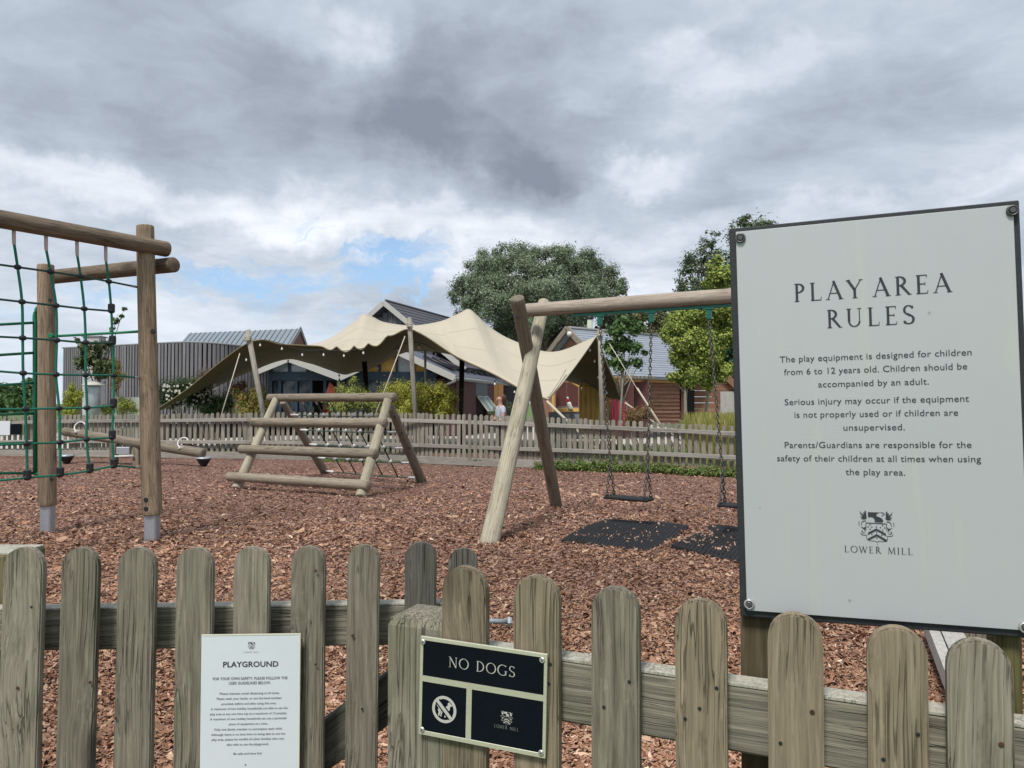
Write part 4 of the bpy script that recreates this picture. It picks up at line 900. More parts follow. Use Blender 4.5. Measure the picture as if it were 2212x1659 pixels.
# ================================================================ foliage builder
def leaves(lobes, n, size, pal, pw=None, flat=.0, inner=.35, asp=.55, name='crown', droop=0.0, tri=False):
    """lobes: (centre, radii); leaves spread through each lobe's outer shell in small sprays, with gaps"""
    sub = []
    for (c, r_) in lobes:       # every lobe is made of smaller clumps of uneven size
        ns = int(np.clip(24*(r_[0]*r_[2])**.35, 14, 46)); 
        for _ in range(ns):
            d = rng.normal(size=3); d /= np.linalg.norm(d); q = rng.uniform(.22, .42)*(1.5 if min(r_[0], r_[2]) < .45 else 1); f_ = rng.uniform(.6, 1.06) if rng.random() > inner*.7 else rng.uniform(0, .55)
            sub.append((np.array(c)+d*np.array(r_)*f_*(1-q*.2), (np.array(r_)*.35+float(np.mean(r_))*.65)*q*rng.uniform(.7, 1.2), d))
    vol = np.array([s_[1][0]*s_[1][2] for s_ in sub])*rng.uniform(.5, 1.4, len(sub)); cnt = (n*vol/vol.sum()).astype(int); C = []; N = []
    for (c, r_, d0_), m in zip(sub, cnt):
        if m < 1: continue
        d = rng.normal(size=(m, 3)); d /= np.linalg.norm(d, axis=1)[:, None]
        rad = rng.uniform(0, 1, m)**.55*(1+.45*np.abs(rng.normal(size=m))*(rng.random(m) < .5))
        C.append(c+d*r_*rad[:, None]); N.append(d*.8+d0_*.6)
    C = np.concatenate(C); N = np.concatenate(N); m = len(C)
    nr = N*1.0+rng.normal(size=(m, 3))*.55+np.array([0, 0, .35]); nr /= np.linalg.norm(nr, axis=1)[:, None]
    a = rng.normal(size=(m, 3)); a[:, 2] -= droop*2; a -= nr*(a*nr).sum(1)[:, None]; a /= np.linalg.norm(a, axis=1)[:, None]; b = np.cross(nr, a)
    s = (size*rng.uniform(.6, 1.4, m))[:, None]; a = a*s; b = b*s*asp
    V = np.stack([C-a, C-b*.9+nr*s*.1, C+a, C+b*.9+nr*s*.1], 1).reshape(-1, 3); Fq = np.arange(m*4).reshape(-1, 4)
    pal = np.array(pal); p = rng.choice(len(pal), m, p=pw); col = pal[p]*rng.uniform(.75, 1.25, (m, 1))
    return np_mesh(V, Fq, name, np.repeat(col, 4, 0), False)
def lob(lst, Y, dep=1.0):
    out = []
    for q in lst:
        x, y, rx, ry = q[:4]; yo = q[4] if len(q) > 4 else 0; c = W(x, y, Y+yo); k = (Y+yo)/F; out.append(((c.x, c.y, c.z), (rx*k, rx*k*dep, ry*k)))
    return out
def tree(name, label, lobes, Y, n, size, pal, trunk, tr=.2, group=None, cat='tree', tmat=None, branches=True, **kw):
    L = lob(lobes, Y, kw.pop('dep', .9)); x, yb = trunk; base = W(x, 900, Y); base.z = 0
    t = thing(name, label, cat, base, group); part('crown', leaves(L, n, size, pal, **kw), t, None, M_LEAF)
    top = Vector((sum(l[0][0] for l in L)/len(L), Y, max(l[0][2] for l in L)*.82)); sm = [base, base.lerp(top, .35)+Vector((random.uniform(-.1, .1)*tr*5, 0, 0)), base.lerp(top, .7), top]
    bm_ = [tube(spline(sm, 4), [tr*(1-.85*k/12) for k in range(13)], 8)]
    part('trunk', bm_[0], t, None, tmat or M_BARKT)
    if branches:
        bb = [tube([sm[1].lerp(sm[2], random.random()), (sm[1].lerp(Vector(l[0]), .5))+Vector((0, 0, .2)), Vector(l[0])], [tr*.45, tr*.3, tr*.08], 6) for l in L]
        part('limbs', join(bb, 'limbs'), t, None, tmat or M_BARKT)
    return t
WIL = [(.17, .225, .14), (.22, .28, .18), (.13, .17, .11), (.30, .35, .25), (.17, .235, .12)]
tree('willow_tree', 'big round grey green willow behind the stretch tent', [(1045, 590, 52, 46), (1015, 640, 44, 42), (1085, 562, 46, 32, 1), (1130, 556, 42, 30), (1180, 566, 48, 36, -1), (1240, 568, 52, 38), (1290, 600, 44, 36, 1), (1330, 622, 32, 26),
     (1120, 610, 60, 46, -2), (1190, 620, 62, 48, -3), (1255, 632, 58, 42, -2), (1075, 655, 58, 48, -2), (1150, 680, 62, 46, -2), (1230, 690, 60, 42, -1), (1295, 650, 40, 26), (1010, 690, 36, 40), (1100, 720, 50, 40), (1180, 735, 50, 36, 1), (1270, 745, 46, 36, 1), (1318, 700, 30, 26, 1)],
     52, 170000, .085, WIL, (1170, 900), .55, inner=.22, asp=.4, droop=.4)
DG = [(.09, .13, .07), (.13, .175, .09), (.06, .09, .05), (.18, .22, .12)]
tree('poplar_tree', 'tall dark grey green tree whose tips show above the left end of the rules sign', [(1536, 528, 22, 30), (1515, 560, 34, 32), (1490, 600, 34, 36), (1545, 580, 40, 40), (1610, 475, 16, 18), (1600, 520, 34, 44), (1650, 492, 38, 14), (1680, 530, 50, 40), (1495, 650, 42, 46), (1560, 640, 60, 60), (1640, 620, 80, 80), (1530, 720, 60, 60), (1500, 790, 50, 60), (1600, 760, 80, 90)],
     46, 52000, .10, DG, (1560, 900), .4, inner=.3, asp=.45)
YG = [(.26, .33, .065), (.34, .40, .085), (.18, .25, .06), (.42, .45, .12), (.13, .19, .045)]
tree('young_tree', 'yellow green slim tree with pale trunk closest to the rules sign', [(1548, 600, 32, 40), (1570, 640, 34, 50), (1540, 670, 34, 40), (1560, 730, 40, 50), (1535, 770, 34, 34), (1565, 800, 30, 34), (1520, 820, 22, 18), (1590, 700, 30, 60)], 25, 36000, .045, YG, (1516, 900), .065, 'young trees by the timber building', tmat=M_TRUNKP, inner=.4, asp=.7, branches=True)
tree('young_tree', 'yellow green slim tree with pale trunk in front of the slate roof', [(1470, 690, 30, 34), (1500, 680, 36, 36), (1480, 735, 38, 30), (1510, 740, 30, 34), (1468, 775, 22, 20), (1495, 790, 28, 24), (1455, 812, 16, 8), (1480, 825, 22, 10), (1445, 720, 14, 24)], 24, 25000, .045, YG, (1481, 900), .075, 'young trees by the timber building', tmat=M_TRUNKP, inner=.4, asp=.7)
MG = [(.06, .13, .035), (.09, .17, .05), (.14, .22, .08), (.045, .09, .03)]
tree('sapling', 'small open dark green sapling between the tent and the slate roof', [(1348, 690, 22, 20), (1372, 706, 22, 18), (1335, 715, 24, 16), (1345, 745, 24, 20), (1318, 752, 16, 18), (1372, 752, 16, 14), (1336, 785, 24, 14), (1375, 782, 20, 9), (1310, 780, 10, 8), (1393, 762, 8, 5)], 23, 3000, .065, MG, (1335.6, 900), .06, tmat=M_TRUNKP, inner=.6, asp=.75)
OG = [(.07, .10, .04), (.10, .13, .05), (.05, .07, .03), (.16, .18, .07)]
tree('sapling', 'thin sapling with one leafy shoot rising behind the rope net', [(180, 748, 20, 15), (212, 752, 20, 16), (200, 775, 30, 22), (172, 785, 16, 12), (235, 785, 20, 18), (215, 800, 24, 14), (238, 740, 9, 10), (240, 712, 5, 9), (250, 694, 8, 8), (262, 683, 7, 6), (268, 667, 6, 5), (166, 735, 8, 6)], 24, 2600, .06, OG, (198, 900), .05, inner=.7, asp=.7)
tree('hedge_tree', 'olive green tree rising behind the slate roof ridge', [(1310, 725, 30, 26), (1345, 700, 38, 26), (1390, 690, 40, 24), (1430, 700, 40, 30), (1420, 740, 60, 40), (1360, 745, 50, 36)], 54, 14000, .13, [(.10, .12, .045), (.14, .155, .06), (.07, .085, .035), (.19, .19, .08)], (1390, 900), .3, inner=.25, asp=.6)
tree('evergreen_tree', 'deep green tree behind the small shed gable', [(1570, 760, 26, 40), (1590, 820, 40, 50), (1560, 850, 30, 26)], 44, 6000, .12, [(.02, .06, .03), (.03, .09, .04), (.015, .04, .02)], (1600, 900), .3, inner=.3)
# far left hedge line
for x, y, rx, ry, Y, lb, pal in ((10, 862, 44, 26, 34, 'rounded mid green bush nearest the left edge of the picture', MG), (58, 855, 26, 34, 31, 'tall dark bush beside the green ladder rail', MG), (15, 845, 40, 14, 60, 'pale hazy tree on the horizon at the left edge', [(.16, .19, .13), (.20, .23, .16)]), (84, 850, 14, 30, 36, 'narrow bush between the ladder and the rear post', OG)):
    tree('bush', lb, [(x, y, rx, ry), (x-rx*.5, y+ry*.4, rx*.6, ry*.6), (x+rx*.5, y+ry*.35, rx*.6, ry*.65)], Y, 2600, .10*Y/30, pal, (x, 900), .06, cat='bush', inner=.35, asp=.6, group='bushes beyond the garden fence')
for k, (X_, Y_, r_) in enumerate(((13.5, 24, 1.6), (17, 26, 2.0), (20.5, 23.5, 1.7))):
    pc = (1106+X_/Y_*1662, 870-(r_*.8-1.4)/Y_*1662); q = r_*1662/Y_
    tree('bush', ('rounded hedge bush behind the rules sign nearest the shed', 'largest hedge bush behind the rules sign', 'outermost hedge bush right of the rules sign')[k], [(pc[0], pc[1], q, q*.9), (pc[0]-q*.6, pc[1]+q*.3, q*.6, q*.6), (pc[0]+q*.6, pc[1]+q*.2, q*.6, q*.6)], Y_, 6000, .08, MG, (pc[0], 900), .08, cat='bush', inner=.35, asp=.6, group='hedge bushes behind the rules sign')
# shrubs in front of the cafe
LIME = [(.36, .38, .05), (.46, .46, .07), (.28, .31, .05), (.20, .24, .05), (.55, .52, .12)]
GO = [(.30, .31, .06), (.38, .33, .07), (.20, .23, .06), (.42, .20, .07), (.13, .17, .05)]
for lbs, Y, n, sz, pal, lb in (
    ([(872, 848, 42, 28), (850, 862, 30, 28), (908, 856, 30, 28), (880, 882, 52, 24), (838, 846, 18, 16)], 21.5, 7200, .05, LIME, 'bright yellow green fennel bush between the two middle tent poles'),
    ([(945, 850, 30, 24), (968, 862, 24, 26), (930, 876, 30, 22), (960, 888, 32, 18), (925, 850, 16, 16)], 21.7, 5600, .05, LIME, 'bright yellow green fennel bush beside the purple brick wall'),
    ([(752, 850, 24, 26), (735, 838, 12, 14), (775, 866, 34, 22), (800, 880, 30, 18), (740, 880, 34, 20), (764, 822, 14, 8)], 21.6, 3600, .05, [(.24, .30, .07), (.34, .38, .08), (.15, .21, .05), (.45, .45, .13)], 'loose green and yellow bush in front of the blue cafe'),
    ([(548, 858, 26, 26), (520, 862, 22, 26), (575, 872, 24, 20), (540, 884, 40, 14)], 22, 3000, .055, GO, 'golden bush with pale stems beside the leaning tent pole'),
    ([(508, 836, 16, 14), (525, 832, 10, 10)], 22.5, 500, .05, [(.30, .11, .06), (.22, .14, .06)], 'russet sprig at the left corner of the cafe'),
    ([(390, 850, 42, 30), (425, 862, 34, 30), (368, 868, 26, 26), (455, 872, 30, 24), (405, 830, 30, 12)], 24.5, 5500, .06, [(.04, .07, .03), (.06, .10, .04), (.10, .14, .06), (.03, .05, .025)], 'dark green flowering bush under the low tent corner'),
    ([(485, 872, 24, 24), (465, 885, 26, 14)], 23, 1800, .055, [(.08, .14, .05), (.13, .19, .07), (.05, .09, .035)], 'mid green bush at the foot of the cafe wall'),
    ([(447, 808, 22, 12), (470, 800, 14, 9), (425, 822, 20, 10)], 27, 900, .05, [(.24, .13, .13), (.16, .12, .09), (.10, .10, .06)], 'pinkish brown bush against the grey timber wall'),
    ([(158, 862, 22, 22), (150, 884, 26, 16), (172, 850, 10, 14), (156, 838, 7, 22)], 24, 1900, .055, [(.32, .35, .04), (.24, .30, .04), (.42, .42, .08)], 'yellow green spire shaped bush behind the rope net'),
    ([(275, 880, 26, 14), (238, 884, 18, 12), (262, 868, 10, 10)], 24.5, 1500, .055, [(.34, .38, .08), (.42, .44, .12), (.24, .30, .07)], 'low lime green bush by the tall net post'),
    ([(245, 790, 14, 18), (258, 815, 14, 18), (250, 835, 10, 12)], 25.5, 900, .06, [(.20, .20, .05), (.14, .16, .04), (.30, .16, .05)], 'olive bush with orange tips right of the thin sapling'),
    ([(1378, 898, 26, 20), (1395, 890, 18, 18), (1365, 910, 20, 14)], 21, 2000, .045, [(.26, .13, .06), (.20, .09, .05), (.30, .22, .10), (.16, .14, .06)], 'rusty brown fern bush in front of the red doors'),
    ([(1090, 880, 18, 18), (1070, 895, 16, 14)], 19.5, 600, .04, [(.10, .16, .07), (.15, .2, .1)], 'small green plant beside the seated woman')):
    x = sum(l[0] for l in lbs)/len(lbs); L = lob(lbs, Y, .8); b = W(x, 900, Y); b.z = 0; t = thing('shrub', lb, 'shrub', b, 'shrubs beyond the garden fence')
    part('foliage', leaves(L, int(n*3), sz*.60, pal, inner=.35, asp=.32, name='foliage', droop=-.3), t, None, M_LEAF)
    st = [tube([b+Vector((random.uniform(-.15, .15), random.uniform(-.1, .1), 0)), (b+Vector(l[0]))/2+Vector((random.uniform(-.2, .2), 0, 0)), Vector(l[0])+Vector((0, 0, l[1][2]*.5))], [.022, .016, .008], 5) for l in L for _ in range(2)]
    part('stems', join(st), t, None, M_TRUNKP)
# white blossom on the dark bush
V = []; Fq = []; C = []
for k in range(150):
    c = W(random.uniform(350, 500), random.uniform(828, 890), 24.0-random.random()); 
    if c.z < .3: continue
    b = len(V); r_ = random.uniform(.018, .035)
    V += [c+Vector((-r_, 0, -r_)), c+Vector((r_, 0, -r_)), c+Vector((r_, -.01, r_)), c+Vector((-r_, -.01, r_))]; Fq.append((b, b+1, b+2, b+3)); C += [(.62, .60, .55)]*4
part('blossom', np_mesh(np.array([tuple(v) for v in V]), np.array(Fq), 'blossom', np.array(C), False), None, None, M_LEAF, 'small white flowers dotted over the dark bush', 'stuff')
def blades(n, area, hgt_, wid, pal, name, lab, lean=.25):
    a = rng.random((n, 2)); P0 = area(a[:, 0], a[:, 1]); h = hgt_*rng.uniform(.5, 1.25, n); an = rng.uniform(0, 6.28, n); ln2 = rng.normal(0, lean, (n, 2))*h[:, None]
    dx_ = np.cos(an)*wid; dy_ = np.sin(an)*wid; V = np.zeros((n, 4, 3)); V[:, 0] = P0; V[:, 0, 0] -= dx_; V[:, 0, 1] -= dy_; V[:, 1] = P0; V[:, 1, 0] += dx_; V[:, 1, 1] += dy_
    V[:, 2] = P0; V[:, 2, 2] += h; V[:, 2, 0] += dx_*.5+ln2[:, 0]; V[:, 2, 1] += ln2[:, 1]; V[:, 3] = V[:, 2]; V[:, 3, 0] -= dx_
    pal = np.array(pal); col = pal[rng.integers(0, len(pal), n)]*rng.uniform(.7, 1.25, (n, 1))
    part(name, np_mesh(V.reshape(-1, 3), np.arange(n*4).reshape(-1, 4), name, np.repeat(col, 4, 0), False), None, None, M_LEAF, lab, 'stuff')
def fpos(u, v, xa, xb, off, dep):
    xs = xa+(xb-xa)*u; out = np.zeros((len(u), 3)); 
    for k in range(len(u)): p = G(xs[k], interp(xs[k], 2)); out[k] = (p.x, p.y-off+dep*v[k], 0)
    return out
wl = []
for k in range(46):
    x = 1165+k*10.5+random.uniform(-6, 6); p = G(x, interp(x, 2)); wl.append(((p.x, p.y-random.uniform(.1, .5), .06), (random.uniform(.12, .32), random.uniform(.12, .25), random.uniform(.06, .17))))
part('weeds', leaves(wl, 26000, .024, [(.09, .16, .035), (.14, .22, .05), (.06, .11, .025), (.22, .27, .07), (.17, .16, .07)], inner=.5, asp=.5, name='weeds'), None, None, M_LEAF, 'low leafy weeds growing along the foot of the far fence', 'stuff')
blades(700, lambda u, v: fpos(u, v, 700, 900, .4, .4), .07, .010, [(.10, .15, .03), (.16, .20, .05)], 'weeds', 'sparse low weeds on the bark behind the log climber', .5)
blades(26000, lambda u, v: np.stack([1.5+u*16, 17.3+v*9+u*2-(u*4.5), np.full_like(u, -.05)], -1), .10, .012, [(.14, .22, .045), (.20, .29, .06), (.11, .17, .04)], 'lawn_grass', 'mown green grass beyond the far fence')
blades(12000, lambda u, v: np.stack([5.2+u*2.6, 19.5+v*4, np.zeros_like(u)], -1), .92, .010, [(.30, .30, .06), (.38, .36, .10), (.22, .26, .05), (.42, .36, .17)], 'tall_grass', 'tall yellow green grass in front of the shed', .16)

# ================================================================ stretch tent
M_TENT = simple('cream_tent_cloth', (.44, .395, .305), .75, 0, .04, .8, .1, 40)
M_TENTU = simple('dark_olive_tent_cloth', (.155, .13, .07), .85, 0, .12, .8, .1, 40)  # underside and hems coloured olive, darker than the cream top
M_ROPEW = simple('pale_guy_rope', (.50, .45, .36), .8, 0, .1, 30)
M_DPOLE = simple('black_tent_pole', (.015, .012, .012), .5, 0, .1, 10)
M_TPOLE = wood('tent_pole_wood', (.14, .125, .10), (.27, .25, .21), (.42, .40, .35), (.2, .2, .14), .2, .3, .4, .3, .5)
Fr = [(343, 882, 23), (403, 842, 22.2), (535, 742, 21), (612, 744.5, 21.3), (687, 748, 21.6), (754, 749, 21.4), (811, 738, 21.2), (885, 712, 21), (983, 769, 20.4), (1069, 810, 19.6), (1122, 839, 19), (1156, 853, 18.7), (1184, 864, 18.5)]
Mr = [(344, 881, 23.4), (425, 842, 24), (552, 768, 25), (620, 752, 25.5), (700, 736, 25.5), (786, 678, 26), (832, 696, 26), (890, 703, 26), (950, 694, 26), (1012, 667.5, 25.5), (1106, 734, 24), (1192, 760, 22.4), (1287, 727, 21)]
Rr = [(345, 881, 23.8), (454, 834, 26), (543, 801, 28), (614, 775, 29), (665, 783, 29), (743, 808, 29), (800, 796, 29), (877, 760, 29), (941, 760, 29), (1030, 775, 29), (1120, 790, 28), (1235, 825, 26.5), (1353, 874, 24)]
def cat(P0, P1, P2, P3, t): return .5*((2*P1)+(P2-P0)*t+(2*P0-5*P1+4*P2-P3)*t*t+(3*P1-P0-3*P2+P3)*t**3)
cid = list(range(len(Fr)))
for f_, mp in ((4.55, (764, 696, 25.9)), (5.4, (808, 685.5, 26)), (8.6, (988, 678.5, 25.3)), (9.3, (1031, 681, 25.3)), (9.6, (1058, 706, 24.9))):
    i = int(f_); k = sum(1 for q in cid if q < f_); t_ = f_-i; L_ = lambda A, B: tuple(a+(b-a)*t_ for a, b in zip(A, B)); i0 = cid.index(i); i1 = cid.index(i+1)
    Fr.insert(k, L_(Fr[i0], Fr[i1])); Rr.insert(k, L_(Rr[i0], Rr[i1])); Mr.insert(k, mp); cid.insert(k, f_)
rowsW = [[W(*p) for p in rw] for rw in (Fr, Mr, Rr)]
NV, NS = 12, 14; nc = len(Fr)
def rowcurve(rw):
    P_ = [rw[0]*2-rw[1]]+rw+[rw[-1]*2-rw[-2]]; out = []
    for k in range(1, nc):
        for j in range(NS): out.append(cat(P_[k-1], P_[k], P_[k+1], P_[k+2], j/NS))
    out.append(rw[-1]); return out
cur = [rowcurve(r_) for r_ in rowsW]; ncol = len(cur[0]); vs = []
for i in range(ncol):
    a, b, c = cur[0][i], cur[1][i], cur[2][i]; kk = min(int(i/NS), nc-2); ci = cid[kk]+(cid[kk+1]-cid[kk])*(i/NS-kk)
    # cloth sags between the edge and the interior peaks
    for j in range(2*NV+1):
        v = j/NV
        if v <= 1: p = a.lerp(b, v); sg = math.sin(v*math.pi)
        else: p = b.lerp(c, v-1); sg = math.sin((v-1)*math.pi)
        wgt = .16 if 1 < ci < 10 else .08
        if v <= 1 and 8 < ci: wgt = .05
        p = p-Vector((0, 0, sg*wgt))
        if 4 <= ci <= 7 and v < .5: # slack scalloped edge between the two poles
            s_ = abs(math.sin((ci-4)/3*math.pi*5)); fall = math.exp(-v*7); env = min(1, (ci-4)*2, (7-ci)*1.6); p = p+Vector((0, -.06*s_*fall, -.155*s_*fall*env))
        vs.append(p)
nr_ = 2*NV+1; fs = [(i*nr_+j, (i+1)*nr_+j, (i+1)*nr_+j+1, i*nr_+j+1) for i in range(ncol-1) for j in range(nr_-1)]
# right-hand edge curves inwards between its corners
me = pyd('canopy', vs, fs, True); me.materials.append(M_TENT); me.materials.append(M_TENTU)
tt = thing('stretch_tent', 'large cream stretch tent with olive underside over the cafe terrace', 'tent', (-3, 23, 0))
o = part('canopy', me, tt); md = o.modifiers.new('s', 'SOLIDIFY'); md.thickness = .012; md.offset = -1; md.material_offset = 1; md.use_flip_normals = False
# seams of the panels: narrow raised strips on top of the cloth
M_SEAM = simple('tent_seam', (.42, .38, .29), .8, 0, .05, 10)
nrm = [v.normal.copy() for v in me.vertices]
for j in (4, 8, 15, 20):
    pts = []
    for i in range(3*NS, ncol-2, 2):
        k = i*nr_+j; n_ = nrm[k]; n_ = n_ if n_.z > 0 else -n_; pts.append(Vector(vs[k])+n_*.002)
    part('seam', tube(pts, .0065, 4), tt, None, M_SEAM)
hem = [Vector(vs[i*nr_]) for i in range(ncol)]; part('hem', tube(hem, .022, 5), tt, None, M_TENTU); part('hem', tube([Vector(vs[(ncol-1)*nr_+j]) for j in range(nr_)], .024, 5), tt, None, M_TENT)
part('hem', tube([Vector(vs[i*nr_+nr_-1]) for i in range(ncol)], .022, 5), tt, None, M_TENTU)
def pole(p, q, r, mt, name='tent_pole', lb=None): q = Vector(q); p = Vector(p); part(name, tube([p, p.lerp(q, .5), q], r, 10), tt, None, mt, lb)
def tofloor(x1, y1, x2, y2, Y, z=0.0):
    a = W(x1, y1, Y); b = W(x2, y2, Y); d = (b-a).normalized(); s_ = (z-a.z)/d.z; return a, a+d*s_
for (x1, y1, x2, y2, Y, r, mt) in ((535, 713, 568.5, 892, 20.95, .075, M_TPOLE), (884, 686, 897, 892, 20.9, .065, M_TPOLE), (918.6, 756, 918.6, 892, 22.0, .035, M_TPOLE), (1296, 712, 1300, 916, 20.9, .062, M_TPOLE), (787, 781, 795, 890, 25.8, .085, M_DPOLE), (998, 776, 996, 888, 25.3, .085, M_DPOLE)):
    a, b = tofloor(x1, y1, x2, y2, Y); pole(b, a, r, mt)
for (x1, y1, x2, y2, Y, r) in ((518, 763, 479.6, 892, 20.6, .014), (875, 726, 813, 890, 20.5, .014), (1317, 743, 1372, 833, 20.6, .012)):
    a, b = tofloor(x1, y1, x2, y2, Y); part('guy_rope', tube([a, b], r, 6), tt, None, M_ROPEW)
a, b = tofloor(1376, 838, 1426, 916, 20.2); part('guy_rope', tube([a, b], .026, 6), tt, None, M_ROPEW)
a, b = tofloor(1181, 866, 1228, 912, 18.4); part('guy_rope', tube([a, b], .034, 6), tt, None, M_ROPEW); part('guy_rope', tube([W(1221, 799, 19.6)+Vector((0, -.1, 0)), W(1184, 858, 18.4)], .025, 6), tt, None, M_ROPEW)
a, b = tofloor(1350, 870, 1399, 903, 23); part('guy_rope', tube([a, b], .028, 6), tt, None, M_ROPEW)
a = W(343, 882, 23); part('guy_rope', tube([a, (a.x-2.2, a.y-.2, 0)], .02, 6), tt, None, M_ROPEW)
for xx, yy, YY in ((535, 738, 20.9), (885, 708, 20.85), (1296, 727, 20.85)):
    c = W(xx, yy, YY); part('lashing', tube([c+Vector((math.cos(k*.785)*.085, math.sin(k*.785)*.085, k*.006)) for k in range(26)], .014, 5), tt, None, M_ROPEW)
M_BULB = simple('bulb_glass', (.72, .70, .66), .2, 0, .03, 10, spec=.6)
fl = thing('festoon_lights', 'string of small round bulbs hung along the edge of the tent', 'string lights', W(700, 760, 20.8))
bu = lathe([(.012, .05), (.013, .02), (.026, .0), (.03, -.018), (.021, -.038), (.006, -.046)], 10); bu.materials.append(M_BULB)
bl_ = [(604, 846-20, 21)][:0]; bulbs = [(562, 745, 20.9), (609, 753, 21), (653, 766, 21.1), (699, 766, 21.1), (743, 768, 21.1), (785, 762, 21.1), (532, 777, 21.2), (816, 795, 24), (860, 757, 22), (905, 750, 22), (941, 765, 22), (1069, 815+14, 19.6), (1112, 846, 19.2), (1120, 843, 19.2), (1274, 756, 21), (1284, 780, 21.6), (1292, 815, 22), (1256, 838, 22), (1310, 848, 22.5)]
for x, y, Y in bulbs: c = W(x, y, Y); part('bulb', bu, fl, Matrix.Translation(c)); part('lamp_holder', disc(.018, .05, 8), fl, Matrix.Translation(c+Vector((0, 0, .04))), M_BLACK)
for grp in (bulbs[6:7]+bulbs[:6], bulbs[7:11], bulbs[11:14], bulbs[14:]):
    part('cable', tube(spline([W(x, y-3, Y)+Vector((0, 0, .09)) for x, y, Y in grp], 4), .008, 5), fl, None, M_BLACK)
# ================================================================ buildings
M_ZINC = simple('zinc_roof', (.20, .235, .265), .5, .1, .08, 1, .05, 30); M_SLATE = simple('grey_slate', (.27, .30, .345), .6, 0, .14, 3, .2, 40)
M_SLATED = simple('dark_slate', (.085, .082, .10), .65, 0, .14, 3, .2, 40); M_ROOFC = simple('cafe_roof', (.105, .11, .145), .55, 0, .1, 1, .1, 40)
M_VERGE = simple('pale_verge', (.44, .43, .40), .6, 0, .08, 4); M_BLUE = simple('blue_steel', (.022, .045, .068), .45, 0, .15, 4)
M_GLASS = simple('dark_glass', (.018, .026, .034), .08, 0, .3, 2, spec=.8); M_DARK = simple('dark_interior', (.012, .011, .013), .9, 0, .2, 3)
M_BRICK = simple('purple_brick', (.085, .034, .036), .85, 0, .2, 14, .4, 30); M_MAROON = simple('maroon_door', (.095, .032, .030), .6, 0, .12, 3)
M_GUT = simple('grey_gutter', (.22, .225, .23), .45, 0, .1, 5); M_ORANGE = simple('orange_panel', (.42, .10, .05), .6, 0, .1, 5)
M_RENDER = simple('pale_render', (.42, .46, .38), .8, 0, .08, 2); M_WGLASS = simple('sky_glass', (.32, .38, .42), .1, 0, .1, 3, spec=.8)
M_CORAL = simple('coral_cloth', (.80, .13, .19), .8, 0, .12, 8); M_REDP = simple('red_plastic', (.45, .02, .03), .5, 0, .05, 10)
M_YEL = simple('yellow_paint', (.55, .33, .04), .6, 0, .1, 20); M_GREYST = simple('grey_render_column', (.42, .41, .43), .7, 0, .06, 3)
def wallq(x0, y0, x1, y1, Y, th, par, name, mat, Yr=None, z0=None):
    """upright slab between two pixel columns"""
    a = W(x0, y1, Y); b = W(x1, y1, Yr or Y); zt = W(x0, y0, Y).z; zb = a.z if z0 is None else z0
    d = b-a; d.z = 0; L = d.length; q = axes((a.x, a.y, zb), d); return part(name, box(L, th, zt-zb, .0, (0, 0, 0)), par, q, mat)
# curved, board-clad building at the left
cb = thing('curved_building', 'low curved building clad in silvery vertical boards', 'building', W(400, 900, 31)*1)
arc = [(135, 752, 34.6), (190, 749.5, 33.2), (250, 746.5, 32.2), (300, 744, 31.5), (350, 741.5, 31), (412, 739.5, 30.7), (470, 742.5, 31), (527, 748, 31.9), (580, 754, 33)]
ap_ = []; 
for (x, y, Y) in arc: p = W(x, y, Y); ap_.append((p.x, p.y, p.z))
sp_ = spline([Vector(p) for p in ap_], 40); last = sp_[0]; acc = 0; ztop = 3.62
bdm = box(.118, .028, 1.0, .003, (.5, .5, 0)); bdm.materials.append(M_CLAD)
for p in sp_[1:]:
    acc += (p-last).xy.length
    if acc >= .150:
        an = math.atan2(p.y-last.y, p.x-last.x); zt = p.z; part('board', bdm, cb, Matrix.Translation((p.x, p.y+random.uniform(-.008, .008), .55))@Matrix.Rotation(an, 4, 'Z')@Matrix.Diagonal((1, 1, zt-.55+random.uniform(-.015, .015), 1))); acc = 0
    last = p
vs = []; 
for p in sp_[::6]+[sp_[-1]]: vs += [(p.x, p.y+.06, 0), (p.x, p.y+.06, p.z-.02)]
n_ = len(vs)//2; fs = [(2*k, 2*k+2, 2*k+3, 2*k+1) for k in range(n_-1)]; b0_ = len(vs); vs += [(sp_[0].x+.6, 42, 0), (sp_[0].x+.6, 42, sp_[0].z-.02), (sp_[-1].x, 42, 0), (sp_[-1].x, 42, sp_[-1].z-.02)]
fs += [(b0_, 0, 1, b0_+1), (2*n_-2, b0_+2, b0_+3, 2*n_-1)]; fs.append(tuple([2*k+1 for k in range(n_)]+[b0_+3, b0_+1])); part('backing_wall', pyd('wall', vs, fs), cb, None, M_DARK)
part('coping', tube([Vector((p.x, p.y, p.z+.01)) for p in sp_[::8]], .035, 4), cb, None, M_GUT)
wallq(246, 858, 302, 905, 29.5, .2, cb, 'plinth_wall', M_RENDER, z0=0); wallq(140, 861, 250, 905, 29.6+3.6, .1, cb, 'dark_base', M_DARK, z0=0)
t = thing('chimney_column', 'light grey square column rising in front of the curved building', 'column', W(195, 900, 28)); a = W(176.5, 900, 28); b = W(214, 728, 28)
part('shaft', box(b.x-a.x, .5, b.z, .01, (0, 0, 0)), t, Matrix.Translation((a.x, 28, 0)), M_GREYST); part('cap', box(b.x-a.x+.08, .58, .05, .01, (0, 0, 0)), t, Matrix.Translation((a.x-.04, 27.96, b.z)), M_GUT)
t = thing('vent_cowl', 'round white metal vent with a wide mushroom cap', 'vent', W(203, 900, 24)); c = W(203.5, 833, 24); k = 24/F; cz = c.z
